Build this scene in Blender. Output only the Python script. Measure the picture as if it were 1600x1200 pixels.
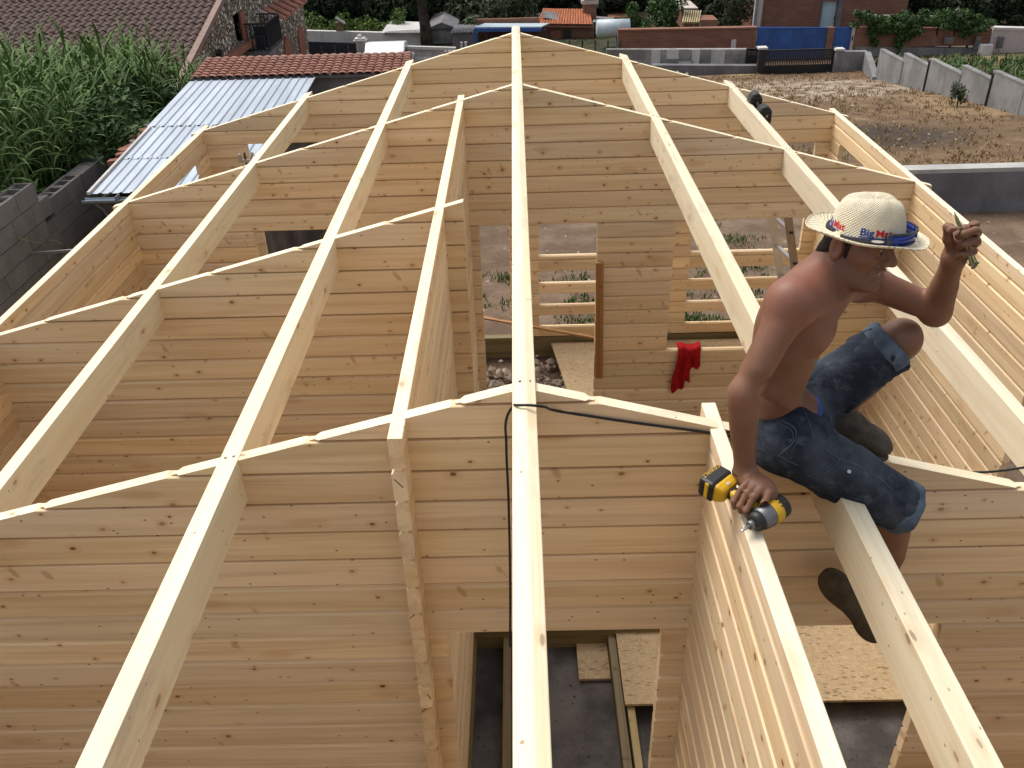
import bpy, bmesh, math, random
import numpy as np
from mathutils import Vector, Matrix
random.seed(7)
S = bpy.context.scene
C = S.collection
for o in list(bpy.data.objects): bpy.data.objects.remove(o)

# ------------------------------------------------------------------ camera
CAMZ = 4.6                     # eye height above the building plot
FPX = 1369.58                  # focal length in pixels of a 1600 px wide picture
PITCH, YAW, ROLL = math.radians(31.976), math.radians(-0.9353), math.radians(-1.8183)
cp, sp = math.cos(PITCH), math.sin(PITCH)
FW = Vector((math.sin(YAW)*cp, math.cos(YAW)*cp, -sp))
RT = Vector((math.cos(YAW), -math.sin(YAW), 0))
UP = RT.cross(FW)
RR = RT*math.cos(ROLL) + UP*math.sin(ROLL)
UU = UP*math.cos(ROLL) - RT*math.sin(ROLL)
cam = bpy.data.cameras.new('camera')
cam.sensor_width = 36; cam.lens = 36*FPX/1600; cam.clip_start = 0.05; cam.clip_end = 900
co = bpy.data.objects.new('camera', cam); C.objects.link(co)
M4 = Matrix((RR, UU, -FW)).transposed().to_4x4(); M4.translation = (0, 0, CAMZ)
co.matrix_world = M4
S.camera = co
S.render.resolution_x, S.render.resolution_y = 1024, 768

# ------------------------------------------------------------------ sky, sun, exposure
SUN_DIR = Vector((-0.42, 0.40, 0.95)).normalized()      # towards the sun
w = bpy.data.worlds.new('World'); S.world = w; w.use_nodes = True
nt = w.node_tree; bg = nt.nodes['Background']
sky = nt.nodes.new('ShaderNodeTexSky'); sky.sky_type = 'NISHITA'; sky.sun_disc = False
sky.sun_elevation = math.asin(SUN_DIR.z); sky.sun_rotation = math.atan2(SUN_DIR.x, SUN_DIR.y)
sky.air_density = 1.2; sky.dust_density = 4.0; sky.ozone_density = 0.6
hs = nt.nodes.new('ShaderNodeHueSaturation'); hs.inputs['Saturation'].default_value = 0.40
nt.links.new(sky.outputs[0], hs.inputs['Color']); nt.links.new(hs.outputs[0], bg.inputs[0])
bg.inputs[1].default_value = 0.125
sl = bpy.data.lights.new('sun', 'SUN'); sl.energy = 1.5; sl.angle = math.radians(34); sl.color = (1.0, 0.95, 0.86)
so = bpy.data.objects.new('sun', sl); C.objects.link(so)
so.rotation_euler = SUN_DIR.to_track_quat('Z', 'Y').to_euler(); so.location = (0, 0, 30)
S.view_settings.view_transform = 'Standard'; S.view_settings.look = 'None'
S.view_settings.exposure = 0.56; S.view_settings.gamma = 1.0; S.view_settings.use_curve_mapping = False

# ------------------------------------------------------------------ helpers
def px(u, v, X=None, Y=None, Z=None):
    """point of the place seen in direction (u, v), at a known world x, y or z"""
    d = RR*((u-800)/FPX) - UU*((v-600)/FPX) + FW
    if X is not None: t = X/d.x
    elif Y is not None: t = Y/d.y
    else: t = (Z-CAMZ)/d.z
    p = d*t; p.z += CAMZ
    return p
def tag(o, label=None, cat=None, group=None, kind=None):
    if label: o['label'] = label
    if cat: o['category'] = cat
    if group: o['group'] = group
    if kind: o['kind'] = kind
    return o
def empty(name, loc=(0, 0, 0), rz=0, label=None, cat=None, group=None):
    o = bpy.data.objects.new(name, None); C.objects.link(o)
    o.location = loc; o.rotation_euler = (0, 0, rz); o.empty_display_size = .1
    return tag(o, label, cat, group)
def link(name, me, mat=None, parent=None, loc=None, rot=None):
    o = bpy.data.objects.new(name, me); C.objects.link(o)
    if mat is not None and not me.materials: me.materials.append(mat)
    if parent is not None: o.parent = parent
    if loc is not None: o.location = loc
    if rot is not None: o.rotation_euler = rot
    return o
class MB:
    def __init__(s): s.v = []; s.f = []
    def add(s, vs, fs):
        n = len(s.v); s.v += [tuple(v) for v in vs]; s.f += [tuple(i+n for i in f) for f in fs]; return s
    def box(s, c, d, m=None):
        x, y, z = d[0]/2, d[1]/2, d[2]/2
        vs = [Vector((sx*x, sy*y, sz*z)) for sz in (-1, 1) for sx, sy in ((-1, -1), (1, -1), (1, 1), (-1, 1))]
        if m is not None: vs = [m @ v for v in vs]
        c = Vector(c); vs = [v+c for v in vs]
        return s.add(vs, [(3, 2, 1, 0), (4, 5, 6, 7), (0, 1, 5, 4), (1, 2, 6, 5), (2, 3, 7, 6), (3, 0, 4, 7)])
    def bar(s, a, b, w, h=None, up=(0, 0, 1)):
        a, b = Vector(a), Vector(b); h = h or w; d = (b-a); L = d.length; d.normalize()
        u = Vector(up); 
        if abs(u.dot(d)) > .98: u = Vector((0, 1, 0))
        r = d.cross(u).normalized(); u = r.cross(d)
        return s.box((a+b)/2, (w, L, h), Matrix((r, d, u)).transposed())
    def tube(s, pts, r, n=8, cap=True):
        pts = [Vector(p) for p in pts]; rs = r if isinstance(r, (list, tuple)) else [r]*len(pts)
        t0 = (pts[1]-pts[0]).normalized(); u = t0.orthogonal().normalized(); vs = []; fs = []
        for i, p in enumerate(pts):
            t = (pts[min(i+1, len(pts)-1)]-pts[max(i-1, 0)]).normalized()
            u = (u-t*u.dot(t)).normalized(); b = t.cross(u)
            for k in range(n):
                a = 2*math.pi*k/n; vs.append(p+(u*math.cos(a)+b*math.sin(a))*rs[i])
        for i in range(len(pts)-1):
            for k in range(n):
                fs.append((i*n+k, i*n+(k+1) % n, (i+1)*n+(k+1) % n, (i+1)*n+k))
        if cap: fs.append(tuple(range(n-1, -1, -1))); fs.append(tuple((len(pts)-1)*n+k for k in range(n)))
        return s.add(vs, fs)
    def prism(s, poly, a, b, axis='y'):
        """poly: 2D outline (counter-clockwise seen from -axis); extruded from a to b along axis"""
        n = len(poly); f = {'y': lambda p, t: (p[0], t, p[1]), 'x': lambda p, t: (t, p[0], p[1]), 'z': lambda p, t: (p[0], p[1], t)}[axis]
        vs = [f(p, a) for p in poly]+[f(p, b) for p in poly]
        return s.add(vs, [tuple(range(n)), tuple(range(2*n-1, n-1, -1))]+[(i, n+i, n+(i+1) % n, (i+1) % n) for i in range(n)])
    def sphere(s, c, r, nu=8, nv=5):
        c = Vector(c); r = Vector(r if hasattr(r, '__len__') else (r, r, r)); vs = [c+Vector((0, 0, r.z))]; fs = []
        for i in range(1, nv):
            a = math.pi*i/nv
            for k in range(nu):
                b = 2*math.pi*k/nu; vs.append(c+Vector((r.x*math.sin(a)*math.cos(b), r.y*math.sin(a)*math.sin(b), r.z*math.cos(a))))
        vs.append(c-Vector((0, 0, r.z))); e = len(vs)-1
        for k in range(nu): fs.append((0, 1+k, 1+(k+1) % nu)); fs.append((e, 1+(nv-2)*nu+(k+1) % nu, 1+(nv-2)*nu+k))
        for i in range(nv-2):
            for k in range(nu): fs.append((1+i*nu+k, 1+(i+1)*nu+k, 1+(i+1)*nu+(k+1) % nu, 1+i*nu+(k+1) % nu))
        return s.add(vs, fs)
    def mesh(s, name, mat=None, smooth=False, recalc=True):
        me = bpy.data.meshes.new(name); me.from_pydata(s.v, [], s.f)
        if recalc:
            bm = bmesh.new(); bm.from_mesh(me); bmesh.ops.recalc_face_normals(bm, faces=bm.faces); bm.to_mesh(me); bm.free()
        if mat: me.materials.append(mat)
        if smooth: me.polygons.foreach_set('use_smooth', [True]*len(me.polygons))
        me.update(); return me
    def build(s, name, mat, parent=None, smooth=False, loc=None, rot=None, bevel=0, recalc=True):
        o = link(name, s.mesh(name, mat, smooth, recalc), None, parent, loc, rot)
        if bevel:
            m = o.modifiers.new('bevel', 'BEVEL'); m.width = bevel; m.segments = 2; m.limit_method = 'ANGLE'
        return o

# ------------------------------------------------------------------ materials
class NB:
    """small node builder"""
    def __init__(s, name, rough=.7, spec=.3, metal=0):
        s.m = bpy.data.materials.new(name); s.m.use_nodes = True; s.nt = s.m.node_tree
        s.p = s.nt.nodes['Principled BSDF']; s.p.inputs['Roughness'].default_value = rough
        s.p.inputs['Specular IOR Level'].default_value = spec; s.p.inputs['Metallic'].default_value = metal
        s.tc = s.nt.nodes.new('ShaderNodeTexCoord'); s.oi = None
    def n(s, t, **k):
        nd = s.nt.nodes.new(t)
        for a, b in k.items(): setattr(nd, a, b)
        return nd
    def setin(s, sock, v):
        if hasattr(v, 'is_output'): s.nt.links.new(v, sock)
        elif v is not None: sock.default_value = v
    def math(s, op, a, b=None, c=None, clamp=False):
        nd = s.n('ShaderNodeMath', operation=op); nd.use_clamp = clamp
        s.setin(nd.inputs[0], a); s.setin(nd.inputs[1], b); s.setin(nd.inputs[2], c); return nd.outputs[0]
    def vmath(s, op, a, b=None):
        nd = s.n('ShaderNodeVectorMath', operation=op); s.setin(nd.inputs[0], a); s.setin(nd.inputs[1], b); return nd.outputs[0]
    def coord(s, scale=(1, 1, 1), rnd=True, gen='Object'):
        c = s.tc.outputs[gen]
        if rnd:
            if not s.oi: s.oi = s.n('ShaderNodeObjectInfo')
            cx = s.n('ShaderNodeCombineXYZ')
            for i, k in enumerate((37.3, 91.7, 53.9)): s.nt.links.new(s.math('MULTIPLY', s.oi.outputs['Random'], k), cx.inputs[i])
            c = s.vmath('ADD', c, cx.outputs[0])
        return s.vmath('MULTIPLY', c, scale)
    def noise(s, vec, scale=1, detail=3, rough=.5, dist=0):
        nd = s.n('ShaderNodeTexNoise'); s.setin(nd.inputs['Vector'], vec); nd.inputs['Scale'].default_value = scale
        nd.inputs['Detail'].default_value = detail; nd.inputs['Roughness'].default_value = rough; nd.inputs['Distortion'].default_value = dist
        return nd.outputs['Fac']
    def voro(s, vec, scale=1, feature='F1', rnd=1, dim='3D'):
        nd = s.n('ShaderNodeTexVoronoi', feature=feature, voronoi_dimensions=dim); s.setin(nd.inputs['Vector'], vec); nd.inputs['Scale'].default_value = scale
        nd.inputs['Randomness'].default_value = rnd; return nd
    def ramp(s, fac, stops, interp='LINEAR'):
        nd = s.n('ShaderNodeValToRGB'); s.setin(nd.inputs[0], fac); cr = nd.color_ramp; cr.interpolation = interp
        while len(cr.elements) < len(stops): cr.elements.new(.5)
        for e, (p, c) in zip(cr.elements, stops):
            e.position = p; e.color = (c[0], c[1], c[2], 1) if hasattr(c, '__len__') else (c, c, c, 1)
        return nd.outputs[0]
    def mix(s, fac, a, b, mode='MIX'):
        nd = s.n('ShaderNodeMix', data_type='RGBA', blend_type=mode); s.setin(nd.inputs[0], fac)
        for sock, v in ((nd.inputs[6], a), (nd.inputs[7], b)):
            s.setin(sock, (v[0], v[1], v[2], 1) if isinstance(v, tuple) and len(v) == 3 else v)
        return nd.outputs[2]
    def smooth(s, v, lo, hi):
        nd = s.n('ShaderNodeMapRange', interpolation_type='SMOOTHSTEP'); s.setin(nd.inputs[0], v)
        s.setin(nd.inputs[1], lo); s.setin(nd.inputs[2], hi); return nd.outputs[0]
    def color(s, c): s.setin(s.p.inputs['Base Color'], (c[0], c[1], c[2], 1) if isinstance(c, tuple) else c); return s
    def bump(s, h, strength=.3, dist=.01):
        nd = s.n('ShaderNodeBump'); nd.inputs['Strength'].default_value = strength; nd.inputs['Distance'].default_value = dist
        s.setin(nd.inputs['Height'], h); s.setin(s.p.inputs['Normal'], nd.outputs[0]); return s
    def rand(s):
        if not s.oi: s.oi = s.n('ShaderNodeObjectInfo')
        return s.oi.outputs['Random']

def wood_mat(name, light, dark, knot=(.15, .065, .025), knots=.5, tint=.10, kscale=(7.6, 9, 10.5), rough=.62, scars=.4, grime=0):
    b = NB(name, rough, .25)
    g1 = b.noise(b.coord((.9, 22, 22)), 1, 4, .55, .6)
    g2 = b.noise(b.coord((2.2, 130, 130)), 1, 2, .6)
    base = b.mix(b.smooth(g1, .38, .72), light, dark)
    base = b.mix(b.math('MULTIPLY', b.smooth(g2, .45, .75), .22), base, tuple(x*.62 for x in dark))
    blot = b.noise(b.coord((.7, 3, 6)), 1, 2)
    base = b.mix(b.math('MULTIPLY', b.smooth(blot, .5, .75), .20), base, (dark[0]*.92, dark[1]*.80, dark[2]*.70))
    # knots: dark ellipses, a few per board, with a soft reddish halo
    def flat(sc):
        sx = b.n('ShaderNodeSeparateXYZ'); b.nt.links.new(b.coord(sc), sx.inputs[0])
        cx = b.n('ShaderNodeCombineXYZ'); b.nt.links.new(sx.outputs[0], cx.inputs[0]); b.nt.links.new(b.math('ADD', sx.outputs[2], sx.outputs[1]), cx.inputs[1]); return cx.outputs[0]
    vo = b.voro(flat(kscale), 1, dim='2D')
    sep = b.n('ShaderNodeSeparateColor'); b.nt.links.new(vo.outputs['Color'], sep.inputs[0])
    kd = b.math('MULTIPLY_ADD', b.math('FRACT', b.math('MULTIPLY', b.rand(), 43.7)), knots*1.5, knots*.25)
    has = b.math('LESS_THAN', sep.outputs[0], kd)
    r = b.math('MULTIPLY_ADD', sep.outputs[1], .075, .035)
    d = b.math('ADD', vo.outputs['Distance'], b.math('MULTIPLY_ADD', b.noise(b.coord((30, 30, 60)), 1, 2), .05, -.025))
    core = b.math('MULTIPLY', b.math('SUBTRACT', 1, b.smooth(d, b.math('MULTIPLY', r, .55), r)), has)
    halo = b.math('MULTIPLY', b.math('SUBTRACT', 1, b.smooth(d, r, b.math('MULTIPLY', r, 3.2))), has)
    base = b.mix(b.math('MULTIPLY', halo, .35), base, (dark[0]*.85, dark[1]*.66, dark[2]*.5))
    base = b.mix(b.math('MULTIPLY', core, b.math('MULTIPLY_ADD', sep.outputs[2], .5, .45)), base, knot)
    # sparse branch-shaped darker marks
    # pin knots
    vp = b.voro(flat((10, 14, 15)), 1, dim='2D'); s3 = b.n('ShaderNodeSeparateColor'); b.nt.links.new(vp.outputs['Color'], s3.inputs[0])
    pk = b.math('MULTIPLY', b.math('SUBTRACT', 1, b.smooth(vp.outputs['Distance'], .03, .065)), b.math('LESS_THAN', s3.outputs[0], b.math('MULTIPLY', kd, .55)))
    base = b.mix(b.math('MULTIPLY', pk, .8), base, tuple(x*.8 for x in knot))
    # slanting branch scars
    sx = b.n('ShaderNodeSeparateXYZ'); b.nt.links.new(b.coord((1, 1, 1)), sx.inputs[0])
    cz = b.n('ShaderNodeCombineXYZ'); b.nt.links.new(b.math('MULTIPLY', b.math('ADD', sx.outputs[0], b.math('MULTIPLY', sx.outputs[2], .5)), 9), cz.inputs[0]); b.nt.links.new(b.math('MULTIPLY', sx.outputs[2], 4.2), cz.inputs[1])
    vb = b.voro(cz.outputs[0], 1, dim='2D'); s4 = b.n('ShaderNodeSeparateColor'); b.nt.links.new(vb.outputs['Color'], s4.inputs[0])
    bs_ = b.math('MULTIPLY', b.math('SUBTRACT', 1, b.smooth(b.math('ADD', vb.outputs['Distance'], b.math('MULTIPLY_ADD', b.noise(b.coord((25, 25, 25)), 1, 3), .3, -.15)), .04, .16)), b.math('LESS_THAN', s4.outputs[0], b.math('MULTIPLY', kd, scars)))
    base = b.mix(b.math('MULTIPLY', bs_, .55), base, (dark[0]*.62, dark[1]*.46, dark[2]*.34))
    v2 = b.voro(flat((2.0, 6, 6.0)), 1, dim='2D'); s2 = b.n('ShaderNodeSeparateColor'); b.nt.links.new(v2.outputs['Color'], s2.inputs[0])
    st = b.math('MULTIPLY', b.math('SUBTRACT', 1, b.smooth(v2.outputs['Distance'], .05, .20)), b.math('LESS_THAN', s2.outputs[0], .18))
    base = b.mix(b.math('MULTIPLY', st, .35), base, (dark[0]*.75, dark[1]*.58, dark[2]*.45))
    if grime: base = b.mix(b.math('MULTIPLY', b.smooth(b.noise(b.coord((2.5, 9, 9)), 1, 5, .7), .52, .72), grime), base, (.42, .37, .30))
    hsv = b.n('ShaderNodeHueSaturation'); b.nt.links.new(base, hsv.inputs['Color'])
    rr = b.rand()
    b.nt.links.new(b.math('MULTIPLY_ADD', rr, 2*tint, 1-tint), hsv.inputs['Value'])
    r2 = b.math('FRACT', b.math('MULTIPLY', rr, 17.31))
    b.nt.links.new(b.math('MULTIPLY_ADD', r2, .16, .90), hsv.inputs['Saturation'])
    r3 = b.math('FRACT', b.math('MULTIPLY', rr, 71.7))
    b.nt.links.new(b.math('MULTIPLY_ADD', r3, .007, .4975), hsv.inputs['Hue'])
    b.color(hsv.outputs[0])
    b.bump(g2, .08, .002)
    return b.m
def plain(name, col, rough=.7, spec=.3, metal=0, var=.12, scale=6, bump=0):
    b = NB(name, rough, spec, metal)
    n1 = b.noise(b.coord((1, 1, 1)), scale, 5, .6)
    c = b.mix(b.smooth(n1, .3, .7), tuple(x*(1-var) for x in col), tuple(min(1, x*(1+var)) for x in col))
    b.color(c)
    if bump: b.bump(b.noise(b.coord((1, 1, 1)), scale*8, 4, .6), bump, .01)
    return b.m
MT = {}
MT['log'] = wood_mat('spruce_log', (.795, .61, .385), (.67, .482, .282), knots=.36, tint=.12)
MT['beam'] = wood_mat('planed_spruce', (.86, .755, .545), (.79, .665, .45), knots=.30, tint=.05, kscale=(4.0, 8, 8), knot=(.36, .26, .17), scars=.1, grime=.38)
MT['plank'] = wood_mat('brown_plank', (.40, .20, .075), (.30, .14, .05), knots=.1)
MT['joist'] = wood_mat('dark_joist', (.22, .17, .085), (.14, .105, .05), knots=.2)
MT['oldwood'] = wood_mat('treated_batten', (.42, .34, .18), (.33, .25, .12), knots=.3)
def osb_mat(name, a, c, k):
    b = NB(name, .7, .25)
    v1 = b.voro(b.coord((34, 120, 1), rnd=True), 1); v2 = b.voro(b.coord((100, 46, 1)), 1)
    s1 = b.n('ShaderNodeSeparateColor'); b.nt.links.new(v1.outputs['Color'], s1.inputs[0])
    s2 = b.n('ShaderNodeSeparateColor'); b.nt.links.new(v2.outputs['Color'], s2.inputs[0])
    base = b.mix(s1.outputs[0], a, c); base = b.mix(b.math('MULTIPLY', s2.outputs[1], .45), base, tuple(x*.72 for x in c))
    dk = b.math('GREATER_THAN', s1.outputs[2], .94); base = b.mix(b.math('MULTIPLY', dk, .7), base, k)
    dk2 = b.math('GREATER_THAN', b.noise(b.coord((34, 90, 1)), 1, 3), .68); base = b.mix(b.math('MULTIPLY', dk2, .6), base, k)
    b.color(base); b.bump(s1.outputs[0], .25, .004); return b.m
MT['osb'] = osb_mat('osb_board', (.53, .40, .24), (.43, .315, .18), (.17, .105, .05))
MT['black'] = plain('black_rubber', (.014, .014, .015), .5, .4)
MT['cloth_red'] = plain('red_cloth', (.31, .010, .012), .9, .1, var=.2, scale=20, bump=.3)
MT['alu'] = plain('aluminium', (.55, .55, .55), .35, .5, .8)
# ================================================================== the timber house
T = .045
def Zw(z): return z+CAMZ
ROOF0, ROOFS = Zw(-1.409), .2676
def roof(x): return ROOF0+.009-ROOFS*abs(x)
_cache = {}
def log_mesh(L, h, t=T, c1=.013, ci=.012):
    k = (round(L, 3), round(h, 4), t, c1)
    if k in _cache: return _cache[k]
    y = t/2; g = .0008
    prof = [(-y+.014, g), (y-.014, g), (y-.013, .0072), (y, .0105), (y, h-c1), (y-ci, h-g), (-y+ci, h-g), (-y, h-c1), (-y, .0105), (-y+.013, .0072)]
    me = MB().prism(prof, -L/2, L/2, 'x').mesh('log', MT['log']); _cache[k] = me
    return me
def put_log(root, axis, a, b, fixed, z0, h, jit=True, clip=None, name='log'):
    L = b-a
    if L < .02: return None
    me = log_mesh(L, h, T, .003, .003) if clip else log_mesh(L, h)
    m = (a+b)/2
    if clip:
        me = me.copy(); bm = bmesh.new(); bm.from_mesh(me)
        for (pc, pn) in clip:                       # planes in world space, wall along x: local = world - (m, fixed, z0)
            off = Vector((m, fixed, z0))
            r = bmesh.ops.bisect_plane(bm, geom=bm.verts[:]+bm.edges[:]+bm.faces[:], plane_co=Vector(pc)-off, plane_no=Vector(pn), clear_outer=True)
            es = [e for e in r['geom_cut'] if isinstance(e, bmesh.types.BMEdge)]
            if es: bmesh.ops.edgeloop_fill(bm, edges=es)
        if not bm.faces: bm.free(); return None
        bm.normal_update()
        for f_ in bm.faces:
            if f_.normal.z > .8 and len(f_.verts) > 2 and (abs(f_.normal.x) > .05): f_.material_index = 1  # sloping wall tops get the paler wood, painting in the sun on them
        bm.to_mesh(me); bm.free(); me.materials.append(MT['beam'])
    o = link(name, me, None, root)
    j = random.uniform(-.0012, .0012) if jit else 0
    if axis == 'x': o.location = (m, fixed+j, z0)
    else: o.location = (fixed+j, m, z0); o.rotation_euler = (0, 0, math.pi/2)
    return o
def split(a, b, z0, z1, openings):
    iv = [(a, b)]
    for (xa, xb, za, zb) in openings:
        if z1 > za+.03 and z0 < zb-.03:
            nv = []
            for (p, q) in iv:
                if xb <= p or xa >= q: nv.append((p, q)); continue
                if p < xa: nv.append((p, xa))
                if q > xb: nv.append((xb, q))
            iv = nv
    return iv
def wall_x(label, y, xa, xb, k0, PCH, openings=(), infill=(), last=24):
    root = tag(empty('log_wall', (0, 0, 0), 0, label, 'wall'), kind='thing')
    for k in range(0, last+1):
        z1 = Zw(k0-PCH*(k-1)); z0 = z1-PCH
        for (p, q) in split(xa, xb, z0, z1, openings):
            # the course ends where the roof slope passes below its underside
            lim = (ROOF0+.009-z0)/ROOFS-.012
            p2, q2 = max(p, -lim), min(q, lim)
            if q2-p2 < .03: continue
            clip = []
            if roof(p2) < z1 or roof(q2) < z1:
                j = random.uniform(-.001, .0005); tl = random.uniform(-.0015, .0015)
                n1 = Vector((ROOFS+tl, 0, 1)).normalized(); n2 = Vector((-ROOFS-tl, 0, 1)).normalized()
                xm = min(abs(p2), abs(q2)) if p2*q2 > 0 else lim*.6
                if q2 > 0: clip.append(((xm, y, roof(xm)+j), n1))
                if p2 < 0: clip.append(((-xm, y, roof(xm)+j), n2))
            put_log(root, 'x', p2, q2, y, z0, PCH, True, clip)
    for (p, q, z0, h) in infill: put_log(root, 'x', p, q, y, z0, h)
    zb = Zw(k0-PCH*last)
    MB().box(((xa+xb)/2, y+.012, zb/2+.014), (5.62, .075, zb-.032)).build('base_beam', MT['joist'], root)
    return root
def wall_y(label, x, ya, yb, ztop, openings=()):
    root = tag(empty('log_wall', (0, 0, 0), 0, label, 'wall'), kind='thing'); PCH = .1225; topm = {}
    for k in range(0, 25):
        z1 = Zw(-1.50-PCH*(k-1)); z0 = z1-PCH
        if z0 > ztop-.02: continue
        h = min(z1, ztop)-z0
        for (p, q) in split(ya, yb, z0, z0+h, openings):
            o = put_log(root, 'y', p, q, x, z0, round(h, 4))
            if o and z0+h > ztop-.028:                 # paler wood on the top face: sunlit brightness put into its colour
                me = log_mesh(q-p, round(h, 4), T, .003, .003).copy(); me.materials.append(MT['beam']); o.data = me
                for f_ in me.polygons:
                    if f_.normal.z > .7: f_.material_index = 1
    return root
YN, YP, YM, YF, YA = 2.216+T/2, 4.009+T/2, 6.026+T/2, 7.84+T/2, -.50
XE = 2.93
def kz(k0, p, k): return Zw(k0-p*k)
wall_x('log cross wall nearest the viewer with the black cable hanging over it', YN, -XE, XE, -1.460, .1238,
       [(-.30, .48, -9, Zw(-2.45)), (.72, 1.485, -9, Zw(-2.45))])
wall_x('short log cross wall on the left ending just past the long low partition', YP, -XE, -.272, -1.452, .1228)
wall_x('middle log cross wall with red cloth on its window sill', YM, -XE, XE, -1.445, .1196,
       [(-1.955, -1.25, kz(-1.445, .1196, 17), Zw(-2.402)), (-.302, .562, -9, Zw(-2.402)), (1.13, 2.25, kz(-1.445, .1196, 17), Zw(-2.402))])
pf = .1205
infill = []
for (p, q) in ((.165, 1.22), (1.63, 2.68)):
    infill += [(p, q, kz(-1.445, pf, k+1), pf) for k in (17, 19, 21, 23)]+[(p, q, kz(-1.445, pf, 17)+.001, .05)]
lf = kz(-1.445, pf, 8)
wall_x('far gable log wall with cut-out openings crossed by spaced boards', YF, -XE, XE, -1.445, pf,
       [(-2.45, -1.25, kz(-1.445, pf, 17), kz(-1.445, pf, 7)), (-1.0, -.114, -9, lf), (.165, 1.22, -9, lf), (1.63, 2.68, -9, lf)], infill)
wall_x('front gable log wall under the near ends of the roof beams', YA, -XE, XE, -1.46, .1238, [(-.5, .5, -9, Zw(-2.45))])
EAVE = Zw(-2.150)
XL = -2.81-T/2; XR = 2.803+T/2
wall_y('long left eaves log wall beside the sheet metal roof', XL, YA-.1, YF+.14, EAVE, [(6.55, 7.58, Zw(-3.46), Zw(-2.3575))])
wall_y('long right eaves log wall behind the crouching worker', XR, YA-.1, YF+.14, EAVE,
       [(6.55, 7.60, Zw(-3.46), Zw(-2.3575)), (3.1, 4.137, Zw(-3.46), Zw(-2.3575))])
zlp = Zw(-1.490)
wall_y('narrow log partition left of the ridge beam running to the middle wall', -.387, YN-.125, YM+.13, zlp)
wall_y('log partition under the cordless impact driver in front of the worker', .592, YA, YN+.12, Zw(-1.560))

# roof beams: tops planed to the roof slope
def beam(label, xl, xr, ya, yb, h=.16):
    root = None
    zl, zr = roof(xl)+.003, roof(xr)+.003
    xm = (xl+xr)/2; zt = (zl+zr)/2; ym = (ya+yb)/2
    w2 = (xr-xl)/2; c = .003
    # local x along the beam -> rotated 90 deg: local y = -world x
    pts = [(-w2, zt-h), (w2, zt-h), (w2, zr), (-w2, zl)]
    if xl < 0 < xr: pts = [(-w2, zt-h), (w2, zt-h), (w2, roof(w2)+.012), (0.006, roof(0)+.014), (-w2, roof(w2)+.012)]
    poly = [(-p[0], p[1]-zt) for p in pts][::-1]
    o = MB().prism(poly, -(yb-ya)/2, (yb-ya)/2, 'x').build('roof_beam', MT['beam'], loc=(xm, ym, zt), rot=(0, 0, math.pi/2), bevel=.003)
    for yw in (YN, YM, YF):                             # screw heads where the beam crosses a wall
        for k_ in (-1, 1):
            xx = xm+k_*.014+random.uniform(-.004, .004); yy = yw+random.uniform(-.012, .012)
            zz_ = roof(xx)+(.003 if not xl < 0 < xr else .0125)
            MB().tube([(0, 0, -.002), (0, 0, .0015)], .0052, 8).build('screw_head', MT['screw'], o, loc=(yy-ym, -(xx-xm), zz_-zt))
    tag(o, label, 'roof beam', 'roof beams', 'thing'); return o
YE = 8.07
MT['screw'] = plain('screw_steel', (.10, .09, .07), .45, .5, .6)
beam('central ridge beam, highest of the roof beams, running down the middle', -.036, .034, YA-.35, YE)
beam('first sloping-top roof beam to the left of the ridge beam', -.977, -.907, YA-.35, YE)
beam('second roof beam left of the ridge, nearest the left eaves wall', -1.912, -1.842, YA-.35, YE)
beam('roof beam right of the ridge that the worker straddles', .903, .973, YA-.35, YE)
beam('second roof beam right of the ridge, running behind the worker in the hat', 1.842, 1.916, YA-.35, YE)
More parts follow.
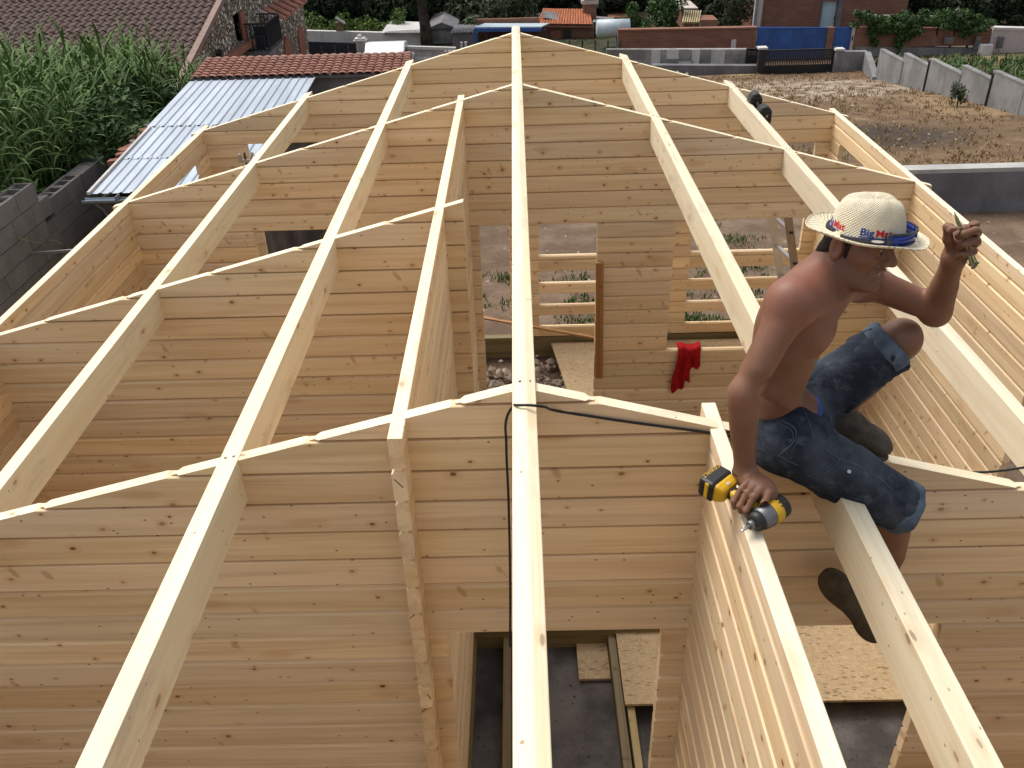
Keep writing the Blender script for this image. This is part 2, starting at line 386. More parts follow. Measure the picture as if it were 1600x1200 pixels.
# ================================================================== ground
def gz(x, y):
    """height of the terrain"""
    if y < 12.4: z = 0
    elif y < 38: z = -.14*(y-12.4)
    elif y < 62: z = -.14*25.6
    else: z = -.14*25.6+.10*(y-62)
    return z
def ground_mat():
    b = NB('ground', .95, .1)
    P = b.coord((1, 1, 1), False)
    sx = b.n('ShaderNodeSeparateXYZ'); b.nt.links.new(P, sx.inputs[0])
    n1 = b.noise(P, .35, 5, .6); n2 = b.noise(P, 2.3, 6, .65); n3 = b.noise(P, 14, 4, .7)
    soil = b.mix(b.smooth(n2, .35, .7), (.135, .092, .064), (.215, .155, .11))
    soil = b.mix(b.math('MULTIPLY', b.smooth(n3, .5, .8), .5), soil, (.09, .062, .042))
    # dry straw-coloured grass beyond the plot
    far = b.smooth(b.math('ADD', sx.outputs[1], b.math('MULTIPLY', n1, 3)), 13.5, 16)
    straw = b.mix(b.smooth(n2, .3, .68), (.20, .13, .075), (.11, .075, .048))
    straw = b.mix(b.smooth(n1, .52, .66), straw, (.26, .18, .105))
    col = b.mix(far, soil, straw)
    # pale worn track in front of the black gate
    d = b.vmath('MULTIPLY', b.vmath('SUBTRACT', P, (8.1, 27.0, 0)), (.20, .26, 0))
    ln = b.n('ShaderNodeVectorMath', operation='LENGTH'); b.nt.links.new(d, ln.inputs[0])
    tr = b.math('SUBTRACT', 1, b.smooth(b.math('ADD', ln.outputs['Value'], b.math('MULTIPLY', n1, .9)), 1.0, 1.5))
    col = b.mix(b.math('MULTIPLY', tr, b.smooth(n2, .38, .6)), col, (.37, .31, .245))
    # burnt patch
    d = b.vmath('MULTIPLY', b.vmath('SUBTRACT', P, (7.2, 18.0, 0)), (.34, .50, 0))
    ln = b.n('ShaderNodeVectorMath', operation='LENGTH'); b.nt.links.new(d, ln.inputs[0])
    bu = b.math('SUBTRACT', 1, b.smooth(b.math('ADD', ln.outputs['Value'], b.math('MULTIPLY', n2, 1.1)), .9, 1.6))
    col = b.mix(b.math('MULTIPLY', bu, .85), col, b.mix(n3, (.025, .022, .02), (.075, .06, .05)))
    # scattered pale chips
    vo = b.voro(P, 9); sc = b.n('ShaderNodeSeparateColor'); b.nt.links.new(vo.outputs['Color'], sc.inputs[0])
    ch = b.math('MULTIPLY', b.math('LESS_THAN', vo.outputs['Distance'], b.math('MULTIPLY', sc.outputs[1], .25)), b.math('LESS_THAN', sc.outputs[0], .22))
    col = b.mix(b.math('MULTIPLY', ch, .45), col, (.46, .42, .37))
    yard = b.smooth(b.math('ADD', sx.outputs[1], b.math('MULTIPLY', n1, 2)), 39.5, 42)
    col = b.mix(yard, col, b.mix(b.smooth(n2, .35, .65), (.035, .042, .02), (.10, .085, .05)))
    b.color(col); b.bump(b.math('ADD', n3, n2), .6, .05); return b.m
MT['ground'] = ground_mat()
xs = [-160, -90, -50, -30]+list(np.arange(-22, 24.1, 2))+[34, 60, 100, 160]
ys = [-60, -20, -6]+list(np.arange(0, 70, 1.5))+[75, 85, 100, 140, 200, 300]
mb = MB(); rg = random.Random(3)
vs = [(x, y, gz(x, y)+(rg.uniform(-.06, .06) if y > 14 and abs(x) < 24 else 0)) for y in ys for x in xs]
nx = len(xs)
mb.add(vs, [(j*nx+i, j*nx+i+1, (j+1)*nx+i+1, (j+1)*nx+i) for j in range(len(ys)-1) for i in range(nx-1)])
tag(mb.build('ground', MT['ground'], smooth=True), kind='structure')

def stones(name, n, fn, smin, smax, mat, seed, lift=.3, label=None):
    r = random.Random(seed); m = MB()
    for _ in range(n):
        x, y, z = fn(r); s = r.uniform(smin, smax)*r.choice((.6, .8, 1, 1, 1.5))
        k = len(m.v); c = Vector((x, y, z+s*lift))
        pts = [c+Vector((math.cos(a+r.uniform(-.4, .4))*s*r.uniform(.6, 1.1), math.sin(a)*s*r.uniform(.6, 1.1), r.uniform(-.45, .1)*s)) for a in (0, 1.3, 2.5, 3.8, 5.1)]
        pts += [c+Vector((r.uniform(-.4, .4)*s, r.uniform(-.4, .4)*s, r.uniform(.3, .7)*s)) for _ in range(2)]
        m.add(pts, [(0, 1, 5), (1, 2, 6), (1, 6, 5), (2, 3, 6), (3, 4, 6), (4, 5, 6), (4, 0, 5), (4, 3, 2, 1, 0)])
    o = m.build(name, mat); tag(o, label, kind='stuff'); return o
def stone_mat(name, a, c):
    b = NB(name, .9, .15); n = b.noise(b.coord((1, 1, 1), False), 5, 3); 
    vo = b.voro(b.coord((1, 1, 1), False), 7); s = b.n('ShaderNodeSeparateColor'); b.nt.links.new(vo.outputs['Color'], s.inputs[0])
    b.color(b.mix(b.math('MULTIPLY_ADD', n, .5, b.math('MULTIPLY', s.outputs[0], .5)), a, c)); b.bump(b.noise(b.coord((1, 1, 1), False), 60, 4), .4, .01); return b.m
MT['rubble'] = stone_mat('rubble', (.22, .17, .13), (.46, .38, .31))
MT['pale'] = stone_mat('pale_stone', (.26, .22, .18), (.48, .43, .37))
stones('rubble', 620, lambda r: (r.uniform(-.9, .62), 6.75+abs(r.gauss(0, .42)), .0+r.uniform(0, .10)), .025, .065, MT['rubble'], 5)
stones('gravel', 900, lambda r: (r.uniform(-2.6, 2.7), r.uniform(6.1, 7.8), 0), .006, .02, MT['rubble'], 6)
def sc(r):
    y = 8.2+abs(r.gauss(0, 4)); x = r.uniform(-1.5, 11.5)
    return (x, y, gz(x, y))
stones('stones', 360, sc, .008, .028, MT['pale'], 8)
def sc2(r):
    y = r.uniform(13, 31); x = y*r.uniform(.16, .52)
    return (x, y, gz(x, y))
stones('pebbles', 220, sc2, .015, .05, MT['pale'], 9)
stones('rubble', 160, lambda r: (lambda x: (x, 31.5+r.gauss(0, .35), gz(x, 31.5)+r.uniform(0, .12)))(r.uniform(2.3, 6.0)), .06, .16, MT['pale'], 10)

def leaf_mat(name, a, c, rough=.55):
    b = NB(name, rough, .25); n = b.noise(b.coord((1, 1, 1), False), 1.2, 3); n2 = b.noise(b.coord((1, 1, 1), False), 14, 2)
    col = b.mix(b.smooth(b.math('MULTIPLY_ADD', n2, .6, b.math('MULTIPLY', n, .4)), .35, .65), a, c); b.color(col)
    b.p.inputs['Subsurface Weight'].default_value = 0
    return b.m
MT['dry'] = leaf_mat('dry_grass', (.22, .145, .07), (.33, .235, .12), .8)
MT['weed'] = leaf_mat('weed', (.05, .085, .025), (.10, .15, .05), .7)
def tufts(name, n, fn, hmin, hmax, wd, mat, seed, blades=6):
    r = random.Random(seed); m = MB()
    for _ in range(n):
        x, y, z = fn(r)
        for _ in range(blades):
            a = r.uniform(0, 6.28); h = r.uniform(hmin, hmax); l = r.uniform(.2, .9)*h; bx, by = x+r.gauss(0, .05), y+r.gauss(0, .05)
            d = Vector((math.cos(a), math.sin(a), 0)); s = Vector((-d.y, d.x, 0))*wd
            p0 = Vector((bx, by, z)); p1 = p0+d*l*.35+Vector((0, 0, h*.7)); p2 = p0+d*l+Vector((0, 0, h))
            m.add([p0-s, p0+s, p1-s*.8, p1+s*.8, p2], [(0, 1, 3, 2), (2, 3, 4)])
    o = m.build(name, mat, recalc=False); return tag(o, kind='stuff')
rg = random.Random(12)
clumps = [(rg.uniform(3.2, 13), rg.uniform(13.2, 31)) for _ in range(60)]
def dry(r):
    if r.random() < .6: c = r.choice(clumps); x, y = c[0]+r.gauss(0, .9), c[1]+r.gauss(0, .8)
    else: y = r.uniform(13, 31.5); x = y*r.uniform(.15, .55)
    y = max(12.9, min(y, 31.4))
    return (x, y, gz(x, y))
tufts('dry_grass', 2600, dry, .02, .09, .012, MT['dry'], 21)
wc = [(rg.uniform(-.6, 2.9), 8.3+abs(rg.gauss(0, 1.6))) for _ in range(26)]
def weed(r):
    c = r.choice(wc); return (c[0]+r.gauss(0, .14), max(8.15, c[1]+r.gauss(0, .12)), 0)
tufts('weeds', 420, weed, .02, .07, .008, MT['weed'], 22, 7)
wl = [(-3.6, 8.15), (-4.2, 7.2), (-3.4, 6.6), (-4.6, 7.9), (-3.9, 6.1)]
def weed2(r):
    c = r.choice(wl); return (c[0]+r.gauss(0, .16), c[1]+r.gauss(0, .2), 0)
tufts('weeds', 160, weed2, .08, .35, .012, MT['weed'], 23, 7)
tufts('weeds', 700, lambda r: (lambda x, y: (x, y, gz(x, y)))(r.uniform(13.0, 22), r.uniform(23.5, 34)), .1, .5, .03, MT['weed'], 24, 6)

# ================================================================== inside the house
def mat_tex():
    b = NB('dark_membrane', .8, .3); P = b.coord((1, 1, 1), False)
    n = b.noise(P, 2.2, 5, .6); n2 = b.noise(P, 22, 4, .7)
    col = b.mix(b.smooth(n, .35, .65), (.052, .046, .043), (.145, .132, .124))
    col = b.mix(b.smooth(b.noise(P, 38, 3, .6), .62, .72), col, (.012, .012, .014))
    b.color(col); b.bump(n2, .5, .02); return b.m
MT['membrane'] = mat_tex()
m = MB(); nxx, nyy = 40, 46
vs = [(-2.75+5.5*i/nxx, -.4+6.35*j/nyy, .012+.02*math.sin(i*1.7+j*.6)*math.sin(j*1.1-i*.3)*.5+.012) for j in range(nyy+1) for i in range(nxx+1)]
m.add(vs, [(j*(nxx+1)+i, j*(nxx+1)+i+1, (j+1)*(nxx+1)+i+1, (j+1)*(nxx+1)+i) for j in range(nyy) for i in range(nxx)])
tag(m.build('ground_membrane', MT['membrane'], smooth=True), kind='structure')
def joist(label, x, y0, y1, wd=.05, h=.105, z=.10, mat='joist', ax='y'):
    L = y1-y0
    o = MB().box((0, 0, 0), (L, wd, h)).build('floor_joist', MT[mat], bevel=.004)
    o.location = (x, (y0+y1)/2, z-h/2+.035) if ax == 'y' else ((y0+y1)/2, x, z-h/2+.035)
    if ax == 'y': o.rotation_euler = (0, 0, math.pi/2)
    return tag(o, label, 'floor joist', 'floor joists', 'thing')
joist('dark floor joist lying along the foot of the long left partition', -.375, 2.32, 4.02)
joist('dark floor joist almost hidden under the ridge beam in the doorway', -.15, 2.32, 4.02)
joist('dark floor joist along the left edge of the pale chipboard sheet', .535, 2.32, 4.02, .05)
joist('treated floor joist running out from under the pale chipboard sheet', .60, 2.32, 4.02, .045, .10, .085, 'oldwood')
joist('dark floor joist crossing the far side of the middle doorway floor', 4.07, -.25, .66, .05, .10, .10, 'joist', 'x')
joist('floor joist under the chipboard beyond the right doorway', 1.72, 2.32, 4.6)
def board(label, pts, z, th=.018, mat='osb'):
    o = MB().prism(pts, z, z+th, 'z').build('chipboard_sheet', MT[mat], loc=(0, 0, 0))
    return tag(o, label, 'chipboard', 'chipboard floor sheets', 'thing')
board('large pale chipboard floor sheet spanning both near doorways', [(.563, 3.45), (2.72, 3.45), (2.72, 4.7), (.563, 4.7)], .140)
board('small dim chipboard piece set low between two floor joists', [(.305, 3.72), (.505, 3.72), (.505, 4.04), (.305, 4.04)], .045)
board('chipboard sheet lying askew beyond the middle doorway', [(.50, 6.12), (2.7, 6.12), (2.7, 7.80), (.285, 7.80)], .195)
def chan(label, p0, p1, w, t, mat, up, name='plank', cat='plank'):
    a, b2 = Vector(p0), Vector(p1); L = (b2-a).length
    o = MB().box((0, 0, 0), (L, t, w)).box((0, -t/2-.003, w*.22), (L, .008, w*.30)).build(name, MT[mat], bevel=.002)
    d = (b2-a).normalized(); y = Vector(up).normalized(); y = (y-d*y.dot(d)).normalized(); z = d.cross(y)
    o.matrix_world = Matrix.Translation((a+b2)/2) @ Matrix((d, y, z)).transposed().to_4x4()
    return tag(o, label, cat)
chan('reddish-brown grooved plank standing upright against the middle doorway', px(937, 410, Y=6.0), px(936, 590, Y=6.0), .058, .022, 'plank', (0, 1, 0))
o = MB().bar((0, 0, 0), (1, 0, 0), .03, .02).v
a, b2 = px(752, 496, Y=7.72), px(932, 528, Y=7.25)
tag(MB().bar(a, b2, .035, .018).build('batten', MT['plank']), 'thin brown batten leaning at a slant across the far doorway', 'batten')
a, b2 = px(690, 516, Y=7.8), px(862, 518, Y=7.8)
# ladder
t = empty('ladder', (2.0, 6.72, 0), 0, 'aluminium ladder leaning inside the house behind the middle wall', 'ladder')
def ladder():
    P = {}
    for k, (ua, va, ub, vb, Y) in enumerate(((1207, 345, 1220, 428, 6.95), (1232, 345, 1243, 428, 6.50))):
        a, b2 = px(ua, va, Y=Y), px(ub, vb, Y=Y); d = (a-b2)/(a.z-b2.z)
        bot = b2-d*(b2.z-.17 if k == 1 else b2.z-.02); top = a+d*(Zw(-2.30)-a.z); P[k] = (bot, top)
        MB().bar(bot-t.location, top-t.location, .062, .026, (0, 1, 0)).build('stile', MT['alu' if k == 0 else 'ladder_side'], t, bevel=.003)
    for i in range(8):
        f = (i+.5)/8; a = P[0][0].lerp(P[0][1], f)-t.location; b2 = P[1][0].lerp(P[1][1], f)-t.location
        MB().bar(a, b2, .034, .028).build('rung', MT['alu'], t, bevel=.003)
        q = (b2-a).normalized()*.034
        MB().box(b2+q*.9, (.03, .012, .016)).build('slot', MT['black'], t)
MT['ladder_side'] = plain('weathered_stile', (.30, .25, .20), .6, .3, .2)
ladder()
# red cloth over the window sill
def cloth():
    m = MB(); nu, nv = 26, 30; x0, x1 = px(1058, 545, Y=YM-.03).x, px(1096, 545, Y=YM-.03).x
    zt = kz(-1.445, .1196, 17)+.012; vs = []
    for j in range(nv+1):
        for i in range(nu+1):
            s = i/nu; f = j/nv
            botL = .37-.10*s-(.09 if s > .62 else 0)-(.05 if s > .45 else 0)+.015*math.sin(s*23)
            tt = f*(.10+botL)
            wv = math.sin(s*15+.8*math.sin(tt*9))*.010+math.sin(s*31+2)*.005
            xx = x0-.018*min(1, tt*3)+(x1-x0)*s*(1+.10*min(1, tt*3))+.012*math.sin(tt*12+s*3)+.02*s*tt
            if tt < .075: y = YM+.05-tt*1.15; z = zt+.006+wv*.4+.010*math.sin(s*9)
            else:
                q = tt-.075; y = YM-T/2-.016-min(q, .05)*.25-wv*min(1, q*8)-.004; z = zt-q+.003
            vs.append((xx, y, z))
    m.add(vs, [(j*(nu+1)+i, j*(nu+1)+i+1, (j+1)*(nu+1)+i+1, (j+1)*(nu+1)+i) for j in range(nv) for i in range(nu)])
    o = m.build('red_cloth', MT['cloth_red'], smooth=True)
    md = o.modifiers.new('s', 'SOLIDIFY'); md.thickness = .004
    tag(o, 'crumpled red cloth hung over a window sill behind the worker', 'cloth')
cloth()
# black cable over the ridge and the near cross wall
def cable():
    P = [px(797, 1010, Y=2.16), px(797, 900, Y=2.165), px(794.5, 780, Y=2.165), px(791, 690, Y=2.16), px(792, 652, Y=2.15), px(800, 637, Y=2.15)]
    zt = roof(0)+.020
    top = [px(812, 633, Z=zt), px(838, 634, Z=zt)]
    def on(u, v, dz=.008):
        return px(u, v, Y=YN-.012) if dz is None else None
    for (u, v) in ((870, 642), (920, 650), (980, 659), (1040, 667), (1100, 675), (1140, 681)):
        q = px(u, v, Y=YN-.03); zz = roof(q.x)+.006
        top.append(Vector((q.x, q.y, max(q.z, zz if q.y > YN-.02 else q.z))))
    mid = [Vector((.80, YN+.03, roof(.80)+.006)), Vector((1.02, YN+.05, roof(1.02)+.010))]
    end = [px(1372, 714, Y=YN+.02), px(1420, 719, Y=YN+.025), px(1460, 727, Y=YN+.05), px(1490, 736, Y=YN+.07), px(1530, 738, Y=YN+.09), px(1570, 735, Y=YN+.11), px(1605, 730, Y=YN+.13), px(1660, 730, Y=YN+.2)]
    pts = P+top+mid+end
    cu = bpy.data.curves.new('c', 'CURVE'); cu.dimensions = '3D'; sp2 = cu.splines.new('BEZIER'); sp2.bezier_points.add(len(pts)-1)
    for b3, p in zip(sp2.bezier_points, pts): b3.co = p; b3.handle_left_type = b3.handle_right_type = 'AUTO'
    cu.bevel_depth = .0042; cu.bevel_resolution = 2; cu.resolution_u = 6
    tmp = bpy.data.objects.new('c', cu); C.objects.link(tmp)
    me = bpy.data.meshes.new_from_object(tmp.evaluated_get(bpy.context.evaluated_depsgraph_get())); bpy.data.objects.remove(tmp)
    me.materials.clear(); me.materials.append(MT['black']); me.polygons.foreach_set('use_smooth', [True]*len(me.polygons))
    o = bpy.data.objects.new('cable', me); C.objects.link(o)
    tag(o, 'black power cable draped over the ridge beam and near cross wall', 'cable')
cable()
# small nail left in a log end of the partition
tag(MB().tube([px(616, 749, Y=2.08), px(630, 762, Y=2.085)], .0022, 6).build('bent_nail', MT['joist']), 'bent nail sticking out of the partition log ends', 'nail')
tag(MB().tube([px(668, 1085, Y=2.08), px(673, 1092, Y=2.085)], .002, 6).build('bent_nail', MT['joist']), 'small dark nail low down in the partition log ends', 'nail')
# dark bag clipped to the far right beam
t = empty('tool_bag', (1.99, 7.3, roof(1.9)-.1), 0, 'black tool bag with two rounded pockets on the far right roof beam', 'tool bag')
for k, (u, v, Y, r) in enumerate(((1178, 163, 7.35, (.055, .06, .105)), (1192, 182, 7.15, (.06, .06, .095)))):
    c = px(u, v, Y=Y)-t.location
    o = MB().prism([(-r[0]*.8, -r[2]), (r[0]*.8, -r[2]), (r[0], -r[2]*.2), (r[0]*.85, r[2]*.7), (r[0]*.3, r[2]), (-r[0]*.5, r[2]*.92), (-r[0]*.9, r[2]*.5), (-r[0], -r[2]*.3)], -r[1], r[1], 'y').build('pocket', MT['black'], t, loc=c, bevel=.016)
    MB().box((0, -r[1]-.004, r[2]*.42), (r[0]*1.7, .012, r[2]*.5)).build('flap', MT['black'], o, bevel=.004); MB().box((r[0]*.2, -r[1]-.012, r[2]*.22), (.016, .008, .022)).build('buckle', MT['ladder_side'], o)
MB().box((-.03, 0, -.02), (.03, .36, .10)).build('strap', MT['black'], t)
# grey clamp left on the second left beam
t2 = empty('clamp', px(384, 251, Y=6.35), 0, 'small grey metal clamp beside the outer left roof beam', 'clamp')
MB().bar((-.05, 0, 0), (.05, 0, .0), .022).bar((-.04, 0, 0), (-.04, 0, .05), .02).bar((.02, 0, -.02), (.05, .03, .05), .02).build('jaw', MT['ladder_side'], t2)
MB().tube([(.0, 0, -.03), (.0, 0, .06)], .008).build('screw', MT['black'], t2)
# dark object seen through the right side window
t = empty('hand_tool', px(1566, 752, X=2.86), 0, 'dark tool lying across the right wall window sill', 'tool')
MB().tube([px(1566, 752, X=2.86), px(1605, 765, X=2.9)], .014, 8).build('handle', MT['black'], t, loc=-t.location)
# ================================================================== neighbouring plots
def brick_mat(name, a, c, mortar, sx, sz, plaster=None):
    b = NB(name, .9, .1); P = b.coord((1, 1, 1), False, 'Object')
    s = b.n('ShaderNodeSeparateXYZ'); b.nt.links.new(P, s.inputs[0])
    cx = b.n('ShaderNodeCombineXYZ'); b.nt.links.new(b.math('ADD', s.outputs[0], s.outputs[1]), cx.inputs[0]); b.nt.links.new(s.outputs[2], cx.inputs[1])
    br = b.n('ShaderNodeTexBrick'); b.nt.links.new(cx.outputs[0], br.inputs['Vector']); br.inputs['Scale'].default_value = 1
    br.inputs['Brick Width'].default_value = sx; br.inputs['Row Height'].default_value = sz; br.inputs['Mortar Size'].default_value = sz*.07
    br.inputs['Mortar Smooth'].default_value = .3; br.inputs['Bias'].default_value = 0
    for k, col in (('Color1', a), ('Color2', c), ('Mortar', mortar)): br.inputs[k].default_value = (*col, 1)
    n = b.noise(P, .8, 5, .65); n2 = b.noise(P, 9, 4, .6)
    col = b.mix(b.smooth(n, .35, .7), br.outputs['Color'], b.mix(.45, br.outputs['Color'], tuple(x*.5 for x in a)))
    col = b.mix(b.math('MULTIPLY', n2, .35), col, tuple(x*.55 for x in c))
    if plaster: col = b.mix(b.smooth(b.noise(P, .55, 4, .6), .50, .56), col, plaster)
    b.color(col); b.bump(br.outputs['Fac'], -.5, .02); return b.m
def concrete(name, a, streak=.5, scale=1.2, dk=.55):
    b = NB(name, .9, .15); P = b.coord((1, 1, 1), True)
    n = b.noise(P, scale, 6, .65); n2 = b.noise(b.vmath('MULTIPLY', P, (3, 3, .5)), 1.5, 4, .6); n3 = b.noise(P, 40, 3, .6)
    col = b.mix(b.smooth(n, .32, .7), tuple(x*dk for x in a), a)
    col = b.mix(b.math('MULTIPLY', b.smooth(n2, .5, .75), streak), col, tuple(x*.45 for x in a))
    col = b.mix(b.math('MULTIPLY', n3, .25), col, tuple(x*.7 for x in a))
    b.color(col); b.bump(n3, .35, .01); return b.m
MT['block'] = concrete('cinder_block', (.255, .238, .222), .25, 2.5, .7)
MT['conc'] = concrete('grey_concrete', (.285, .28, .275), .75, 1.4, .6)
MT['concd'] = concrete('dark_render', (.215, .21, .22), .4, 1.5, .6)
MT['patchy'] = concrete('patched_render', (.44, .43, .41), .8, .9, .28)
MT['slabtop'] = concrete('pale_concrete', (.50, .49, .47), .4, 1.5, .7)
MT['white'] = concrete('white_render', (.66, .64, .62), .35, .8, .72)
MT['pinkw'] = concrete('pale_pink_render', (.58, .51, .48), .25, .8, .8)
MT['brick'] = brick_mat('red_brick', (.29, .135, .09), (.22, .10, .07), (.22, .19, .17), .34, .12)
MT['brick2'] = brick_mat('worn_brick', (.31, .16, .11), (.25, .12, .085), (.27, .23, .20), .34, .12)
MT['blue'] = plain('blue_gate_paint', (.022, .085, .29), .45, .4, var=.22, scale=1.2)
MT['iron'] = plain('black_iron', (.018, .018, .02), .5, .4)
MT['navy'] = plain('navy_panel', (.030, .034, .048), .6, .3)
MT['terra'] = plain('terracotta', (.27, .115, .075), .8, .2, var=.25, scale=9)
MT['tileo'] = plain('orange_tile', (.42, .15, .075), .8, .2, var=.35, scale=7)
MT['tiler'] = plain('red_tile', (.36, .175, .13), .8, .2, var=.2, scale=5)
MT['tileb'] = plain('brown_tile', (.074, .041, .033), .7, .25, var=.2, scale=9)
MT['galv'] = None
def galv():
    b = NB('galvanised_sheet', .38, .5, .55); P = b.coord((1, 1, 1), True)
    n = b.noise(b.vmath('MULTIPLY', P, (3, .5, 1)), 1, 5, .6); n2 = b.noise(P, 30, 2)
    col = b.mix(b.smooth(n, .3, .7), (.26, .30, .35), (.38, .43, .49)); col = b.mix(b.smooth(n, .60, .78), col, (.17, .18, .20)); b.color(col)
    b.setin(b.p.inputs['Roughness'], b.math('MULTIPLY_ADD', n2, .2, .42)); return b.m
MT['galv'] = galv()
MT['glass'] = plain('dark_glass', (.02, .025, .03), .1, .6)

def rnd_tag(o, *a, **k): return tag(o, *a, **k)
# ---- hollow-block boundary wall on the left
t = empty('block_wall', (-5.1, 8, 0), 0, 'stepped wall of grey hollow concrete blocks below the tall reeds', 'wall'); tag(t, kind='thing')
def block_mesh(hollow):
    m = MB(); L, W, H = .392, .19, .191
    if not hollow: m.box((0, 0, 0), (W, L, H))
    else:
        z = H/2; xs_ = [-W/2, -W/2+.032, W/2-.032, W/2]; ys_ = [-L/2, -L/2+.032, -.016, .016, L/2-.032, L/2]
        m.box((0, 0, -.05), (W, L, H-.1))
        for (xa, xb, ya, yb) in ((xs_[0], xs_[1], ys_[0], ys_[5]), (xs_[2], xs_[3], ys_[0], ys_[5]), (xs_[1], xs_[2], ys_[0], ys_[1]), (xs_[1], xs_[2], ys_[2], ys_[3]), (xs_[1], xs_[2], ys_[4], ys_[5])):
            m.box(((xa+xb)/2, (ya+yb)/2, z-.05), (xb-xa, yb-ya, .1))
    return m.mesh('cinder_block', MT['block'])
bs, bh = block_mesh(False), block_mesh(True)
r = random.Random(4)
for row in range(9):
    ztop = Zw(-2.885)-.2*row
    for i in range(0, 15):
        yc = 8.76-.2+.4*(-i)+(.2 if row % 2 else 0)
        y0 = yc
        if i < 0: continue
        link('cinder_block', bh if row == 0 else bs, None, t, (r.uniform(-.005, .005), y0-8, ztop-.1))
    if row >= 1:
        for i in range(0, 5):
            yc = 8.76+.2+.4*i+(.2 if row % 2 else 0)
            if yc > 10.6: continue
            link('cinder_block', bh if row == 1 and i != 2 else bs, None, t, (r.uniform(-.005, .005), yc-8, ztop-.1-.05))
MB().box((-.0, -.4+.2, .55), (.15, 5.3, 1.0)).build('mortar_core', MT['concd'], t)

# ---- shed with the galvanised roof
y0, y1 = 8.54, 12.15; zn, zf = Zw(-2.95), Zw(-2.68); xl, xr = -4.38, -2.70
t = empty('metal_roof_shed', (-3.55, 8.5, 0), 0, 'low shed with a galvanised ribbed sheet roof and gutter', 'shed')
def sheet(ya, yb, xa, xb, lift, label=None):
    m = MB(); p = .107; prof = []; x = xa
    while x < xb-p*.5:
        prof += [(x, 0), (x+p*.62, 0), (x+p*.72, .011), (x+p*.86, .011)]; x += p
    prof.append((xb, 0)); vs = []; n = len(prof)
    for y in (ya, yb):
        z = zn+(zf-zn)*(y-y0)/(y1-y0)+lift
        vs += [(q[0]+3.55, y-8.5, z+q[1]) for q in prof]
    vs += [(v[0], v[1], v[2]-.002) for v in vs]
    f = [(i, i+1, n+i+1, n+i) for i in range(n-1)]+[(2*n+i, 3*n+i, 3*n+i+1, 2*n+i+1) for i in range(n-1)]+[(i, 2*n+i, 2*n+i+1, i+1) for i in range(n-1)]
    m.add(vs, f); return m.build('roof_sheet', MT['galv'], t)
sheet(y0, y0+.95, xl+.05, xr, 0); sheet(y0+.90, y0+1.92, xl+.03, xr, .0035); sheet(y0+1.88, y1, xl-.02, xr, .007)
MB().box((0, 1.9, (zn-.10)/2), (1.56, 3.4, zn-.10)).build('wall', plain('stained_shed_wall', (.105, .082, .072), .9, .1, var=.45, scale=2.2, bump=.3), t)
g = MB(); pr = [(.045*math.cos(a), .045*math.sin(a)) for a in np.linspace(math.pi, 2*math.pi, 9)]
gut = [(q[0], q[1]) for q in pr]+[(q[0]*.88, q[1]*.88) for q in pr[::-1]]
g.prism(gut, -.85, .85, 'x'); gt = g.build('gutter', MT['galv'], t, loc=(-.0, -.02, zn-.035))
for xx in (-.5, .1): MB().box((xx, 0, -.01), (.014, .098, .085)).build('bracket', MT['concd'], gt)
MB().tube([(-.78, -.0, zn-.07), (-.70, .03, zn-.16), (-.62, .06, zn-.45), (-.62, .06, .1)], .016, 8).build('downpipe', MT['concd'], t)
# loose bricks and timber on the wall head beside the roof
r = random.Random(31)
for k in range(7):
    y = 8.9+.2*k; o = MB().box((0, 0, 0), (.11, .21, .06)).build('loose_brick', MT['terra' if k not in (3, 6) else 'block'], bevel=.006)
    o.location = (-4.56+r.uniform(-.05, .05), y+.9, Zw(-3.02)+.02*k*.6); o.rotation_euler = (r.uniform(-.2, .2), r.uniform(-.15, .15), r.uniform(-.7, .7))
    tag(o, ['nearest loose red brick', 'second loose brick from the near end, red', 'third loose brick, red', 'grey loose block fragment fourth from the near end', 'fifth loose brick from the near end, red', 'second last loose red brick', 'farthest loose block fragment, grey'][k]+' beside the metal roof edge', 'brick', 'loose bricks beside the metal roof')
MB().bar((-.80, .02, zn+.012), (-.80, 1.9, zn+.15), .03, .03).build('edge_trim', MT['white'], t)
tag(MB().bar(px(50, 396, Y=8.3), px(118, 391, Y=8.2), .025).build('metal_rod', MT['alu']), 'thin pale metal rod sticking out beside the left eaves wall', 'rod')

# ---- wall and clay tiled strip behind the metal roof
def clay_roof(root, P0, ux, uy, n, rows, pitch, rl, mat, name='roof_tile', drop=.012):
    """half-round tiles: n columns along ux, rows up along uy"""
    m = MB(); k = 6; vs = []; r0, r1 = pitch*.52, pitch*.44; L = rl*1.18
    up = ux.cross(uy).normalized()
    M = Matrix((ux, uy, up)).transposed()
    for (y, rr, z) in ((0, r0, drop), (L, r1, 0)):
        for i in range(k+1):
            a = math.pi*i/k; vs.append((rr*math.cos(a), y, z+rr*math.sin(a)*.42))
    for (y, rr, z) in ((0, r0*.84, drop), (L, r1*.84, 0)):
        for i in range(k+1):
            a = math.pi*i/k; vs.append((rr*math.cos(a), y, z+rr*math.sin(a)*.42))
    q = k+1; f = [(i, i+1, q+i+1, q+i) for i in range(k)]+[(2*q+i, 3*q+i, 3*q+i+1, 2*q+i+1) for i in range(k)]+[(i, 2*q+i, 2*q+i+1, i+1) for i in range(k)]
    m.add(vs, f); me = m.mesh(name, mat, True); R4 = M.to_4x4(); out = []
    for c in range(n):
        for rw in range(rows):
            o = link(name, me, None, root)
            o.matrix_local = Matrix.Translation(P0+ux*(pitch*(c+.5)+random.uniform(-.004, .004))+uy*(rl*rw)+up*.006) @ R4
            out.append(o)
    return out
YT = 12.30
ztn = Zw(-.2140*YT)+.0
t = empty('tiled_wall', (0, YT, 0), 0, 'grey rendered outbuilding with a red clay tile strip behind the metal roof', 'building')
